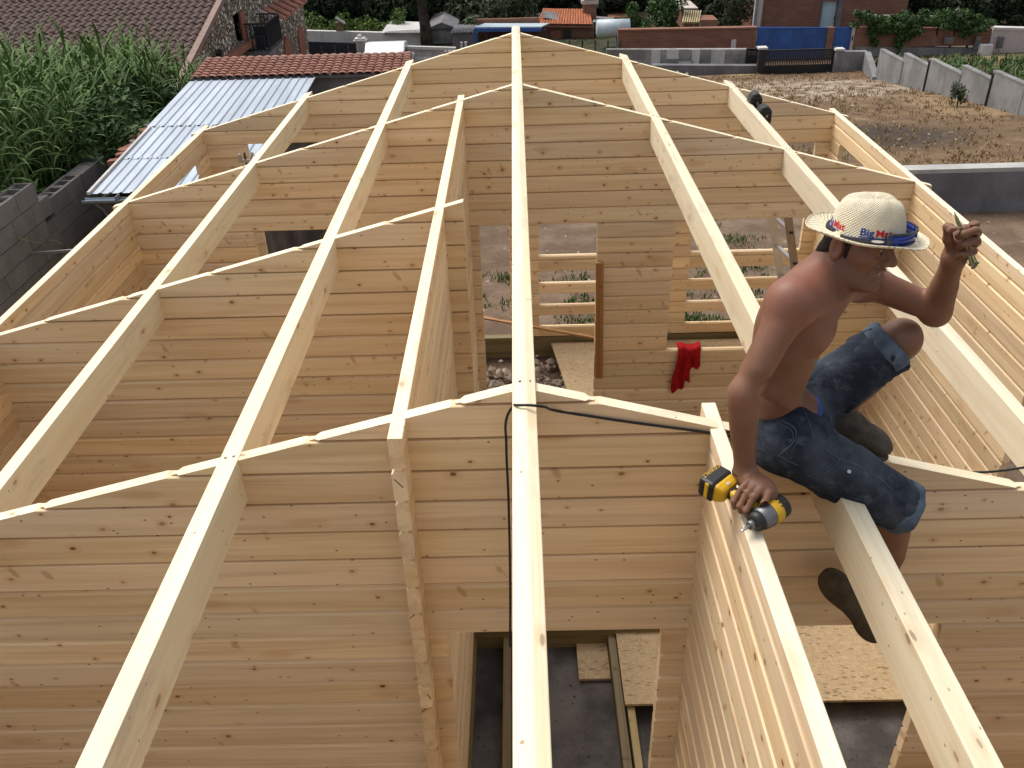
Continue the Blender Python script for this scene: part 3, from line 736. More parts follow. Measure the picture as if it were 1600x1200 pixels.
xw0, xw1 = px(300, 125, Y=YT).x, px(640, 105, Y=YT).x
MB().box(((xw0+xw1)/2, .25, (ztn-.07)/2), (xw1-xw0, .44, ztn-.07)).build('wall', MT['concd'], t)
sl_ = Vector((0, 1, .12)).normalized()
MB().prism([(-.05, ztn-.07), (.78, ztn-.06+.06), (.78, ztn-.02+.09), (-.05, ztn-.035)], xw0, xw1+.0, 'x').build('roof_bed', MT['concd'], t)
tl = clay_roof(t, Vector((xw0, -.09, ztn-.03)), Vector((1, 0, 0)), sl_, int((xw1-xw0)/.118), 8, .118, .10, MT['tiler'])

# ---- big stone-faced house
HX = -8.4
def stone_face():
    b = NB('stone_facing', .9, .15); P = b.coord((1, 1, 1), False, 'Object')
    s = b.n('ShaderNodeSeparateXYZ'); b.nt.links.new(P, s.inputs[0])
    w1 = b.vmath('MULTIPLY', P, (6.6, 6.6, 6.6))
    vo = b.voro(w1, 1); vd = b.voro(w1, 1, 'DISTANCE_TO_EDGE')
    c = b.n('ShaderNodeSeparateColor'); b.nt.links.new(vo.outputs['Color'], c.inputs[0])
    col = b.ramp(c.outputs[0], [(0, (.20, .16, .12)), (.35, (.36, .30, .23)), (.7, (.52, .47, .39)), (1, (.68, .65, .59))])
    e = b.smooth(vd.outputs['Distance'], .03, .14); col = b.mix(e, (.10, .08, .062), col)
    b.color(col); b.bump(e, 1.0, .05); return b.m
MT['stoneface'] = stone_face()
t = empty('stone_house', (HX, 27, 0), 0, 'large house with brown tiled roof, pebble-stone gable and iron balcony', 'house')
ry0, rz0 = 20.0, Zw(-4.82)-.27*(22.5-20.0); rs = .27; ryr = 31.0; rzr = rz0+rs*(ryr-ry0)
gb = gz(0, 30)
def yl(y): return y-27
# gable wall (plane x = HX) with an opening for the balcony door
door_y0, door_y1, dz0, dz1 = 27.85, 28.95, Zw(-5.12), Zw(-4.28)
def slab(poly, th=.35, name='wall', mat='stoneface', x0=0):
    return MB().prism([(yl(p[0]), p[1]) for p in poly], x0-th, x0, 'x').build(name, MT[mat], t)
def rz(y): return rz0+rs*(y-ry0) if y < ryr else rzr-rs*(y-ryr)
slab([(20.2, gb), (door_y0, gb), (door_y0, rz(door_y0)-.1), (20.2, rz(20.2)-.1)])
slab([(door_y0, gb), (door_y1, gb), (door_y1, dz0), (door_y0, dz0)])
slab([(door_y0, dz1), (door_y1, dz1), (door_y1, rz(door_y1)-.1), (door_y0, rz(door_y0)-.1)])
slab([(door_y1, gb), (37.4, gb), (37.4, rz(37.4)-.1), (ryr, rzr-.1), (door_y1, rz(door_y1)-.1)])
MB().box((-.25, yl((door_y0+door_y1)/2), (dz0+dz1)/2), (.05, door_y1-door_y0, dz1-dz0)).build('balcony_door', MT['iron'], t)
MB().box((.02, yl(door_y1-.22), (dz0+dz1)/2), (.06, .50, dz1-dz0-.03)).build('shutter', MT['terra'], t)
MB().box((-9, yl(28), gb+1.0), (17.2, 15.5, 2.0)).build('house_core', MT['concd'], t)
# terracotta ledge, lantern
MB().prism([(yl(21.5), Zw(-5.17)), (yl(29.0), Zw(-5.32)), (yl(29.0), Zw(-5.16)), (yl(21.5), Zw(-5.02))], 0, .22, 'x').build('ledge', MT['terra'], t)
ln = MB().box((.18, yl(25.4), Zw(-4.99)), (.16, .16, .24)).build('lantern', MT['iron'], t)
MB().prism([(-.1, 0), (.1, 0), (0, .1)], -.1, .1, 'x').build('lantern_cap', MT['iron'], ln, loc=(.18, yl(25.4), Zw(-4.86)))
# balcony
bz, by0, by1, bx = Zw(-5.47), 28.6, 30.4, .72
MB().box((bx/2, yl((by0+by1)/2), bz-.08), (bx, by1-by0, .16)).build('balcony_slab', MT['concd'], t)
rl = MB()
for (a, b2) in (((bx, by0), (bx, by1)), ((0, by0), (bx, by0)), ((0, by1), (bx, by1))):
    for zz in (bz+.06, bz+.82): rl.bar((a[0], yl(a[1]), zz), (b2[0], yl(b2[1]), zz), .04)
ra_ = rl.build('railing', MT['iron'], t)
for i in range(15):
    y = by0+(by1-by0)*i/14; MB().bar((bx, yl(y), bz), (bx, yl(y), bz+.82), .028).build('baluster', MT['iron'], ra_)
for i in range(1, 6):
    for yy in (by0, by1): MB().bar((bx*i/6, yl(yy), bz), (bx*i/6, yl(yy), bz+.82), .028).build('baluster', MT['iron'], ra_)
cp_ = px(405, 70, X=HX+.5)
tag(MB().box((HX+.35, 29.6, bz+.32), (.35, .55, .60)).box((HX+.35, 29.15, bz+.18), (.25, .2, .36)).build('stored_bundle', MT['navy']), 'dark bundle stored on the iron balcony of the stone house', 'bundle')
# arched niches in the rear bay
def arch(yc, wd, zb_, zt_):
    p = [(yl(yc-wd/2), zb_), (yl(yc+wd/2), zb_)]+[(yl(yc+wd/2*math.cos(a)), zt_-wd/2+wd/2*math.sin(a)) for a in np.linspace(0, math.pi, 9)]
    MB().prism(p, .0, .06, 'x').build('arched_niche', MT['terra'], t)
arch(33.75, 1.0, gb, Zw(-5.93)); arch(36.1, 1.0, gb, Zw(-5.98))
# small roof over the rear bay
e0, e1 = px(438, 35, X=HX+.55), px(475, 5, X=HX+.55)
MB().prism([(.55, e0.z-.04), (.55, e0.z+.04), (-.35, e0.z+.52), (-2.4, e0.z+1.62), (-2.4, e0.z+1.5)], yl(e0.y), yl(e1.y+.6), 'y').build('bay_roof', MT['tiler'], t)
for i in range(6):
    y = e0.y+.25+i*.75
    MB().tube([(.6, yl(y), e0.z+.06), (-2.35, yl(y), e0.z+1.66)], .09, 6).build('roll_tile', MT['tiler'], t)
MB().bar((.6, yl(e0.y-.05), e0.z), (-2.4, yl(e0.y-.05), e0.z+1.58), .14, .16, (0, 1, 0)).build('verge_board', MT['pinkw'], t)
# main roof: tiles one by one near the verge, the rest in one mesh
up = Vector((0, -rs, 1)).normalized(); uy = Vector((0, 1, rs)).normalized(); ux = Vector((1, 0, 0))
MB().prism([(yl(ry0), rz0-.14), (yl(ryr), rzr-.14), (yl(ryr), rzr-.03), (yl(ry0), rz0-.03)], -21, .12, 'x').build('roof_deck', MT['tileb'], t)
MB().prism([(yl(ryr), rzr-.14), (yl(38), rzr-rs*7-.14), (yl(38), rzr-rs*7-.0), (yl(ryr), rzr)], -21, .12, 'x').build('roof_deck', MT['tileb'], t)
MB().bar((.13, yl(ry0), rz0+.02), (.13, yl(ryr), rzr+.02), .16, .14).build('verge', plain('verge_mortar', (.24, .155, .125)), t)
def btile():
    m = MB(); wd, ln_ = .232, .40; pr = [(-.116, .0), (-.085, .035), (-.04, .052), (.0, .035), (.035, .004), (.075, -.006), (.116, .0)]
    vs = [(p[0], 0, p[1]+.028) for p in pr]+[(p[0], ln_, p[1]) for p in pr]+[(p[0], 0, p[1]+.006) for p in pr]
    n = len(pr); m.add(vs, [(i, i+1, n+i+1, n+i) for i in range(n-1)]+[(2*n+i, 2*n+i+1, i+1, i) for i in range(n-1)]); return m
bt = btile(); bme = bt.mesh('roof_tile', MT['tileb'], False)
R4 = Matrix((ux, uy, up)).transposed().to_4x4(); mass = MB(); rr = random.Random(9); cnt = 0
nrow = int((ryr-ry0)/math.cos(math.atan(rs))/.34)
for row in range(nrow):
    for c in range(86):
        p = Vector((-.06-.232*c+(.0), yl(ry0), rz0))+uy*(.34*row)+up*rr.uniform(-.004, .006)
        yw = p.y+27
        if 21.6 < yw < 27.2 and cnt < 300 and c < 19 and row >= 5:
            o = link('roof_tile', bme, None, t); o.matrix_local = Matrix.Translation(p) @ R4; cnt += 1
        else:
            mm = Matrix.Translation(p) @ R4; mass.add([mm @ Vector(v) for v in bt.v], bt.f)
tag(mass.build('roof_tiles', MT['tileb'], t, recalc=False), kind='stuff')

# ---- generic upright slab from picture span
def face(u0, u1, v, Y, zb_, th=.3, v1=None):
    a, b2 = px(u0, v, Y=Y), px(u1, v if v1 is None else v1, Y=Y)
    return MB().prism([(a.x, zb_), (b2.x, zb_), (b2.x, b2.z), (a.x, a.z)], Y, Y+th, 'y'), a, b2
G0 = gz(0, 40)
# left: navy gate, pier, balustrade
t = empty('navy_gate', (0, 38, 0), 0, 'dark navy sliding gate of flat panels beside a white pier', 'gate')
for i in range(4):
    u0 = 480+21*i; m_, a, b2 = face(u0+.4, u0+20.6, 65+.75*i*1.0, 38, G0+.05, .06, 65.7+.75*i); o = m_.build('gate_panel', MT['navy'], t); o.location.y = -38
o = face(480, 564, 64.3, 38.05, px(500, 67.5, Y=38.05).z-.1, .1, 66.8)[0].build('gate_rail', MT['navy'], t); o.location.y = -38
pr_ = px(563, 64, Y=37.9)
t = empty('gate_pier', (pr_.x, 37.9, 0), 0, 'white gate pier with a moulded cap left of the balustrade', 'pier')
MB().box((0, 0, (G0+pr_.z)/2), (.34, .34, pr_.z-G0)).build('shaft', MT['white'], t, bevel=.01)
MB().box((0, 0, pr_.z+.03), (.52, .52, .07)).box((0, 0, pr_.z+.09), (.42, .42, .06)).build('cap', MT['white'], t, bevel=.012)
MB().sphere((0, 0, pr_.z+.17), .1, 10, 6).build('finial', MT['white'], t, True)
a, b2 = px(570, 70, Y=38), px(712, 74, Y=38); zt, zb_ = a.z, px(570, 88, Y=38).z
t = empty('balustrade', (a.x, 38, 0), 0, 'white pierced concrete balustrade in front of the grey outbuildings', 'balustrade')
Lb = b2.x-a.x; sl2 = (b2.z-a.z)/Lb
def bz2(x): return sl2*x
MB().bar((0, 0, zt-.05), (Lb, 0, zt-.05+bz2(Lb)), .18, .11).build('coping', MT['white'], t)
MB().prism([(0, G0), (Lb, G0), (Lb, zb_+bz2(Lb)), (0, zb_)], -.12, .12, 'y').build('plinth', MT['white'], t)
nb = 26; me = None
mlat = MB(); pw = Lb/nb; hh = zt-.1-zb_
for s_ in (-1, 1):
    mlat.bar((0, 0, 0), (pw, 0, hh/2) if s_ > 0 else (pw, 0, -hh/2), .06, .06)
mlat = MB()
for (p, q) in (((0, hh/4), (pw/2, hh/2)), ((pw/2, hh/2), (pw, hh/4)), ((pw, hh/4), (pw/2, 0)), ((pw/2, 0), (0, hh/4)), ((0, hh*.75), (pw/2, hh)), ((pw/2, hh), (pw, hh*.75)), ((pw, hh*.75), (pw/2, hh/2)), ((pw/2, hh/2), (0, hh*.75))):
    mlat.bar((p[0], 0, p[1]), (q[0], 0, q[1]), .07, .045, (0, 1, 0))
me = mlat.mesh('lattice_block', MT['white'])
for i in range(nb): link('lattice_block', me, None, t, (pw*i, 0, zb_+bz2(pw*i)))
pz = px(714, 66, Y=37.6); t = empty('baluster_rail', (pz.x, 37.6, 0), 0, 'short stepped run of white turned balusters at the balustrade end', 'balusters')
for i in range(6):
    x = -.5+.17*i; zt_ = pz.z-(.0 if i > 3 else .32); MB().tube([(x, 0, G0), (x, 0, zt_-.5), (x, 0, zt_-.3), (x, 0, zt_-.05), (x, 0, zt_)], [.06, .06, .045, .035, .06], 8).build('baluster', MT['white'], t)
MB().box((-.1, 0, G0+.25), (1.2, .2, .5)).build('plinth', MT['white'], t)
# white car behind the tiled strip
c0 = px(588, 89, Y=34.5)
t = empty('parked_car', (c0.x, 36.0, gz(0, 34.5)), math.pi/2, 'white car parked behind the tiled outbuilding, only its roof showing', 'car')
hz = c0.z-.20-gz(0, 34.5)
MB().prism([(-2.0, .25), (2.0, .25), (2.05, .7), (1.2, .82), (.75, hz), (-.9, hz), (-1.5, .8), (-2.05, .7)], -.8, .8, 'y').build('body', plain('white_car_paint', (.75, .75, .75), .25, .5), t, bevel=.06)
for sx in (-1.25, 1.25):
    for sy in (-.75, .75): MB().tube([(sx, sy-.09, .3), (sx, sy+.09, .3)], .3, 14).build('wheel', MT['black'], t)
# grey garden wall with white upper part, left outbuildings
t_ = face(478, 602, 48, 43, G0, .25, 51)[0].build('garden_wall', MT['white']); tag(t_, 'stained white garden wall behind the navy gate', 'wall', kind='thing')
t = empty('outbuilding', (0, 42, 0), 0, 'long grey-white outbuilding with a pale sloping sheet roof', 'outbuilding')
o = face(596, 657, 51, 42, G0, 3.0, 53)[0].build('wall', MT['white'], t); o.location.y = -42
a, b2, c_, d_ = px(600, 51, Y=41.8), px(662, 51, Y=41.8), px(684, 37, Y=45.5), px(628, 38, Y=45.5)
MB().add([a, b2, c_, d_, a-Vector((0, 0, .08)), b2-Vector((0, 0, .08)), c_-Vector((0, 0, .08)), d_-Vector((0, 0, .08))], [(0, 1, 2, 3), (7, 6, 5, 4), (0, 4, 5, 1), (1, 5, 6, 2), (2, 6, 7, 3), (3, 7, 4, 0)]).build('roof', MT['conc'], t).location.y = -42
t = empty('stone_shed', (0, 44, 0), 0, 'rough grey-brown stone shed right of the thick dark trunk', 'shed')
o = face(668, 712, 44, 43.5, G0, 3.5, 46)[0].build('wall', MT['patchy'], t); o.location.y = -44
MB().prism([(px(666, 40, Y=43.3).x, px(690, 41, Y=43.3).z-.1), (px(714, 40, Y=43.3).x, px(690, 45, Y=43.3).z), (px(690, 36, Y=43.3).x, px(690, 35, Y=43.3).z)], 43.3, 47, 'y').build('roof', MT['concd'], t).location.y = -44
t = empty('sheet_roof_shed', (0, 42, 0), 0, 'low shed with a weathered grey corrugated roof beside the blue canopy', 'shed')
o = face(706, 746, 52, 41, G0, 2.0, 52)[0].build('wall', MT['concd'], t); o.location.y = -42
a, b2, c_, d_ = px(702, 53, Y=40.8), px(744, 51, Y=40.8), px(752, 38, Y=44.5), px(712, 39, Y=44.5)
for i in range(8):
    p0, p1, q1, q0 = a.lerp(b2, i/8), a.lerp(b2, (i+.92)/8), d_.lerp(c_, (i+.92)/8), d_.lerp(c_, i/8)
    MB().add([p0, p1, q1, q0, p0.lerp(p1, .5)+Vector((0, 0, .06)), q0.lerp(q1, .5)+Vector((0, 0, .06))], [(0, 4, 5, 3), (4, 1, 2, 5)]).build('roof_sheet', MT['conc'], t).location.y = -42
# blue framed canopy
t = empty('canopy', (0, 41, 0), 0, 'open lean-to canopy with blue frame and pale flat roof', 'canopy')
a, b2 = px(741, 42, Y=40.5), px(846, 41.5, Y=40.5); c_, d_ = px(858, 36, Y=43.5), px(758, 36, Y=43.5)
MB().add([a, b2, c_, d_]+[q-Vector((0, 0, .05)) for q in (a, b2, c_, d_)], [(0, 1, 2, 3), (7, 6, 5, 4), (0, 4, 5, 1), (1, 5, 6, 2), (2, 6, 7, 3), (3, 7, 4, 0)]).build('roof', plain('canopy_sheet', (.42, .50, .55), .5, .4), t).location.y = -41
MB().bar(a-Vector((0, .02, .12)), b2-Vector((0, .02, .12)), .08, .14).build('fascia', MT['blue'], t).location.y = -41
for u in (742, 759, 846, 851):
    q = px(u, 42, Y=40.6); MB().bar((q.x, 40.6, G0), (q.x, 40.6, q.z-.1), .14 if u < 745 else .09).build('post', MT['blue' if u < 745 else 'iron'], t).location.y = -41
MB().box(((a.x+b2.x)/2, 43.6, (G0+a.z)/2-.2), (b2.x-a.x, .2, a.z-G0)).build('back_wall', MT['brick'], t).location.y = -41
# farmhouse with orange tiles and chimney
t = empty('farmhouse', (0, 44, 0), 0, 'small old farmhouse with orange clay tile roof and brick chimney', 'house')
o = face(842, 928, 38, 44, G0, 4.5, 39)[0].build('wall', MT['patchy'], t); o.location.y = -44
m_ = face(842, 928, 43.5, 43.98, px(880, 60, Y=43.98).z, .05, 44)[0].build('wall_band', MT['brick2'], t); m_.location.y = -44
a, b2, c_, d_ = px(838, 38, Y=43.7), px(926, 39, Y=43.7), px(922, 15.5, Y=46.2), px(848, 14.5, Y=46.2)
MB().add([q-Vector((0, 0, .06)) for q in (a, b2, c_, d_)]+[q-Vector((0, 0, .12)) for q in (a, b2, c_, d_)], [(0, 1, 2, 3), (7, 6, 5, 4), (0, 4, 5, 1), (1, 5, 6, 2), (2, 6, 7, 3), (3, 7, 4, 0)]).build('roof_deck', MT['terra'], t).location.y = -44
nc, nr = 20, 9
for i in range(nc):
    for j in range(nr):
        p0, p1 = a.lerp(b2, (i+.5)/nc), d_.lerp(c_, (i+.5)/nc); q0, q1 = p0.lerp(p1, j/nr), p0.lerp(p1, (j+1.15)/nr)
        ang = [0, math.pi/4, math.pi/2, .75*math.pi, math.pi]; ra1 = (b2.x-a.x)/nc*.5
        vs = [q+Vector((math.cos(g_)*ra1*s_, 0, math.sin(g_)*ra1*.8*s_)) for (q, s_) in ((q0, 1.05), (q1, .85)) for g_ in ang]
        MB().add(vs, [(k, k+1, 6+k, 5+k) for k in range(4)]).build('roof_tile', MT['tileo'], t).location.y = -44
ch = px(921, 20, Y=45.8)
k_ = MB().box((ch.x, 45.8-44, ch.z+.1), (.62, .62, 1.9)).build('chimney', MT['brick2'], t)
MB().box((ch.x, 45.8-44, px(921, 2, Y=45.8).z), (.8, .8, .16)).build('chimney_cap', MT['pinkw'], k_)
for (u, v, hh_, wd_) in ((868, 50, .55, .5), (886, 50, .6, .35)):
    q = px(u, v, Y=43.95); MB().box((q.x, -.08, q.z-.2), (wd_, .08, hh_)).build('window', MT['glass' if u > 870 else 'terra'], t)
q = px(860, 31, Y=44.4); tag(MB().box((0, 0, 0), (.75, .5, .06)).box((.2, -.2, -.2), (.25, .3, .3)).build('roof_hatch', MT['conc'], loc=q+Vector((0, .2, .15)), rot=(.5, .2, .2)), 'pale broken skylight hatch on the orange tile roof', 'hatch')
# lean-to right of the farmhouse
t = empty('lean_to', (0, 45, 0), 0, 'pale sheet lean-to attached to the right of the farmhouse', 'lean-to')
a, b2, c_, d_ = px(926, 34, Y=44), px(955, 36, Y=44), px(960, 27, Y=47), px(928, 25, Y=47)
MB().add([a, b2, c_, d_]+[q-Vector((0, 0, .06)) for q in (a, b2, c_, d_)], [(0, 1, 2, 3), (7, 6, 5, 4), (0, 4, 5, 1), (1, 5, 6, 2), (2, 6, 7, 3), (3, 7, 4, 0)]).build('roof', MT['conc'], t).location.y = -45
o = face(928, 955, 36, 46.5, G0, .2)[0].build('back_wall', MT['joist'], t); o.location.y = -45
for u in (926.5, 953): q = px(u, 36, Y=44.05); MB().bar((q.x, -.95, G0), (q.x, -.95, q.z-.05), .12).build('post', MT['oldwood'], t)
t = empty('white_cabin', (0, 47, 0), 0, 'small white cabin with a red roof edge behind the water tank', 'cabin')
o = face(953, 988, 29, 47, G0, 2.5, 30)[0].build('wall', MT['white'], t); o.location.y = -47
o = face(951, 990, 26.5, 46.9, px(970, 29, Y=46.9).z, 2.8, 27.5)[0].build('roof', MT['terra'], t); o.location.y = -47
# water tank
q = px(958, 44, Y=41.5)
t = empty('water_tank', (q.x, 41.5, G0), 0, 'pale blue horizontal water tank on a stand behind the low brick wall', 'tank')
MB().tube([(-.75, 0, q.z-G0), (-.72, 0, q.z-G0), (.72, 0, q.z-G0), (.75, 0, q.z-G0)], [.25, .38, .38, .25], 16).build('vessel', plain('tank_paint', (.48, .56, .60), .45, .4), t, True)
MB().box((.55, 0, (q.z-G0)/2-.2), (.8, .7, q.z-G0-.4)).build('stand', plain('tank_stand', (.12, .22, .32), .6), t)
# green wire fence
t = empty('wire_fence', (0, 37, 0), 0, 'thin green wire fence between the farmhouse yard and the ridge', 'fence')
f0, f1 = px(850, 63, Y=37), px(970, 63, Y=37)
for i in range(7):
    q = f0.lerp(f1, i/6); MB().bar((q.x, 0, G0), (q.x, 0, q.z), .05).build('post', MT['iron'], t)
for i in range(48):
    q = f0.lerp(f1, i/47); MB().bar((q.x, 0, G0+.1), (q.x, 0, q.z), .012).build('wire', plain('green_wire', (.05, .12, .09)) if i == 0 else bpy.data.materials['green_wire'], t)
for k in range(5):
    MB().bar((f0.x, 0, f0.z-.06-.3*k), (f1.x, 0, f1.z-.06-.3*k), .014).build('wire', bpy.data.materials['green_wire'], t)

# ---- right: brick wall, blue gates, brick building
YB = 38
t = empty('brick_wall', (0, YB, 0), 0, 'low red-brick boundary wall left of the blue gate', 'wall'); tag(t, kind='thing')
m_, a, b2 = face(966, 1183, 48.5, YB, G0-.4, .25, 44.5); m_.build('wall', MT['brick'], t).location.y = -YB
MB().bar((a.x, .12, a.z+.03), (b2.x, .12, b2.z+.03), .33, .06).build('coping', MT['brick2'], t)
q = px(1146, 70, Y=YB-.02); tag(MB().box(q, (.2, .04, .42)).build('meter_plate', MT['white']), 'small white plate fixed to the low brick wall', 'plate')
t = empty('blue_gate', (0, YB, 0), 0, 'wide double leaf of bright blue sheet metal in the brick wall', 'gate')
for i in range(6):
    u0 = 1184.5+18.3*i; o = face(u0, u0+18.1, 43.6+.1*i, YB+.05, G0-.3, .05, 43.7+.1*i)[0].build('gate_panel', MT['blue'], t); o.location.y = -YB
o = face(1183, 1294, 42.6, YB+.02, px(1240, 45.5, Y=YB).z, .1, 43.2)[0].build('gate_rail', MT['blue'], t); o.location.y = -YB
o = face(1294.5, 1305, 43, YB-.02, G0-.4, .3, 43)[0].build('brick_pier', MT['brick2']); tag(o, 'narrow brick pier between the two blue gates', 'pier')
t = empty('side_gate', (0, YB, 0), 0, 'narrow blue sheet-metal side door right of the brick pier', 'door'); tag(t, kind='thing')
o = face(1305.5, 1333, 42.8, YB+.05, G0-.4, .05, 42.3)[0].build('leaf', MT['blue'], t); o.location.y = -YB
q = px(1331.5, 60, Y=YB-.03); MB().box((q.x, -.03, q.z), (.05, .06, .16)).build('handle', MT['iron'], t)
o = face(1333.5, 1337, 42.5, YB-.05, G0-.4, .35, 42.5)[0].build('gate_post', MT['pinkw']); tag(o, 'slim pale post at the right of the narrow blue door', 'post')
t = empty('brick_wall', (0, YB, 0), 0, 'worn brick boundary wall with grey render below and vines over its top', 'wall'); tag(t, kind='thing')
m_, a, b2 = face(1337, 1557, 43, YB, px(1440, 73, Y=YB).z, .25, 44.5); m_.build('brick_course', MT['brick2'], t).location.y = -YB
o = face(1337, 1557, 72.8, YB-.04, G0-.8, .33, 76)[0].build('render_base', MT['conc'], t); o.location.y = -YB
t = empty('white_wall', (0, YB, 0), 0, 'pale pinkish rendered wall with a white coping at the picture edge', 'wall'); tag(t, kind='thing')
m_, a, b2 = face(1552, 1720, 46.5, YB-.1, G0-.9, .3, 51); m_.build('wall', MT['pinkw'], t).location.y = -YB
MB().bar((a.x, .05, a.z+.05), (b2.x, .05, b2.z+.05), .4, .1).build('coping', MT['white'], t)
def meter(u, v, wd, hh_, label, Y=YB-.12, mat='conc'):
    q = px(u, v, Y=Y); t = empty('meter_box', q, 0, label, 'meter box')
    MB().box((0, 0, 0), (wd, .16, hh_)).build('case', MT[mat], t, bevel=.01); MB().box((0, -.09, .0), (wd*.7, .02, hh_*.55)).build('lid', MT['concd'], t)
meter(1482, 63, .34, .24, 'pale square meter box on the worn brick wall'); meter(1526, 67, .18, .50, 'narrow tall grey meter box on the brick wall')
meter(1563, 66, .2, .44, 'grey meter box on the pale pink wall', YB-.22, 'concd')
q = px(1539, 80, Y=37.2); t = empty('utility_cabinet', (q.x, 37.2, gz(0, 37)), 0, 'white and grey utility cabinet standing before the pale wall', 'cabinet')
MB().box((0, 0, q.z-G0-.1), (.44, .3, .44)).build('upper_box', MT['white'], t, bevel=.01); MB().box((0, 0, (q.z-G0)/2-.2), (.40, .28, q.z-G0-.25)).build('lower_box', MT['concd'], t, bevel=.01)
# brick building
t = empty('brick_building', (0, 42, 0), 0, 'tall windowless brick building with a pale blue door', 'building')
zt = Zw(-4.2)
xa, xb = px(1189, 40, Y=42).x, px(1412, 40, Y=42).x
d0, d1 = px(1281, 40, Y=42).x, px(1304, 40, Y=42).x; dtop = px(1292, 2, Y=42).z; dbot = px(1292, 44, Y=42).z-.35
MB().prism([(xa, G0), (d0, G0), (d0, zt), (xa, zt)], 0, .3, 'y').build('wall', MT['brick'], t)
MB().prism([(d1, G0), (xb, G0), (xb, zt), (d1, zt)], 0, .3, 'y').build('wall', MT['brick'], t)
MB().prism([(d0, dtop), (d1, dtop), (d1, zt), (d0, zt)], 0, .3, 'y').build('wall', MT['brick'], t)
MB().prism([(d0, G0), (d1, G0), (d1, dbot), (d0, dbot)], 0, .3, 'y').build('wall', MT['brick'], t)
MB().box(((xa+xb)/2, 3.2, (G0+zt)/2-.05), (xb-xa-.05, 5.6, zt-G0-.1)).build('rear_block', MT['brick'], t)
MB().box(((xa+xb)/2, 3, zt+.1), (xb-xa+.6, 6.6, .2)).build('roof', MT['terra'], t)
dr = MB().box(((d0+d1)/2, .2, (dtop+dbot)/2), (d1-d0, .06, dtop-dbot)).build('door', plain('pale_blue_door', (.46, .62, .68), .5, .3, var=.06), t)
MB().box((d0+.22*3, .14, (dtop+dbot)/2), (.05, .06, .12)).build('handle', MT['iron'], dr)
for (p, q, w_) in ((d0-.07, d0, .07), (d1, d1+.22, .1)): MB().box(((p+q)/2, -.02, (dtop+dbot)/2), (q-p, .06, dtop-dbot+.1)).build('door_surround', MT['concd'], t)
xp = px(1182, 20, Y=41.7); MB().box((px(1183.5, 20, Y=41.9).x, -.1, (G0+zt)/2), (.30, .2, zt-G0)).build('corner_pilaster', MT['white'], t)
MB().tube([(px(1181, 20, Y=41.7).x, -.3, G0), (px(1181, 20, Y=41.7).x, -.3, zt)], .07, 8).build('drainpipe', MT['conc'], t)
# small brick hut and pergola behind the wall
t = empty('brick_hut', (0, 45, 0), 0, 'small flat-roofed brick hut among the bushes behind the wall', 'hut')
o = face(1066, 1086, 15, 45, G0, 2)[0].build('wall', MT['brick'], t); o.location.y = -45
o = face(1064, 1091, 12.5, 44.8, px(1075, 15, Y=44.8).z, 2.4)[0].build('roof', MT['pinkw'], t); o.location.y = -45
t = empty('tile_stack', (0, 41, 0), 0, 'stack of reddish roof tiles beside a slatted pergola', 'tile stack')
o = face(1092, 1122, 31, 41, G0, 1.2, 31)[0].build('stack', MT['brick2'], t); o.location.y = -41
t = empty('pergola', (0, 41, 0), 0, 'low pale slatted pergola behind the brick wall', 'pergola')
for i in range(8):
    q0, q1 = px(1066+3.5*i, 45, Y=40.5), px(1069+3.5*i, 34, Y=42.5); q1.z = q0.z+.1
    MB().bar((q0.x, -.5, q0.z+.25), (q1.x, 1.5, q1.z+.3), .06).build('slat', MT['oldwood'], t)
for u in (1066, 1093):
    q = px(u, 45, Y=41); MB().bar((q.x, 0, G0), (q.x, 0, q.z+.25), .1).build('post', MT['oldwood'], t)

# ---- low grey wall, black railing gate and block walls at the far end of the lot
YG = 32.0; GB = gz(0, YG)
t = empty('rendered_wall', (0, YG+1, 0), 0, 'low grey wall with white plaster patches left of the black gate', 'wall'); tag(t, kind='thing')
m_, a, b2 = face(948, 1172, 77.5, YG+1, GB-.3, .22, 77); m_.build('wall', MT['patchy'], t).location.y = -YG-1
for (ua, ub, va, vb) in ((1018, 1031, 78, 103), (1042, 1060, 78, 92), (1082, 1092, 78, 101), (1112, 1131, 78, 102), (1060, 1082, 96, 103)):
    qa, qb = px(ua, va, Y=YG+.99), px(ub, vb, Y=YG+.99); MB().box(((qa.x+qb.x)/2, -.012, (qa.z+qb.z)/2), (qb.x-qa.x, .016, qa.z-qb.z)).build('plaster_patch', MT['white'], t)
o = face(1020, 1190, 102, YG+.2, GB-.3, .3, 103)[0].build('footing_wall', MT['concd']); tag(o, 'low concrete footing wall before the patched grey wall', 'wall', kind='thing')
def railing_gate(label, u0, u1, vt, vb, Y, n, name='iron_gate'):
    a, b2 = px(u0, vt, Y=Y), px(u1, vt, Y=Y); zb_ = px(u0, vb, Y=Y).z
    t = empty(name, (a.x, Y, 0), 0, label, 'gate'); L = b2.x-a.x
    for zz in (a.z-.02, zb_+.55, zb_+.33): MB().box((L/2, 0, zz), (L, .05, .05)).build('rail', MT['iron'], t)
    MB().box((L/2, 0, zb_+.2), (L, .04, .28)).build('kick_panel', MT['iron'], t)
    me = MB().box((0, 0, (a.z+zb_)/2), (.035, .035, a.z-zb_)).mesh('bar', MT['iron'])
    for i in range(n): link('bar', me, None, t, (L*(i+.5)/n, 0, 0))
    for x in (0, L): MB().box((x, 0, (a.z+zb_)/2), (.07, .07, a.z-zb_+.1)).build('gate_stile', MT['iron'], t)
railing_gate('black iron railing gate in front of the blue gate', 1194, 1303, 78.5, 119, YG, 40)
railing_gate('narrow black railing panel left of the railing gate', 1168, 1190, 77, 102, YG+.8, 8, 'iron_fence')
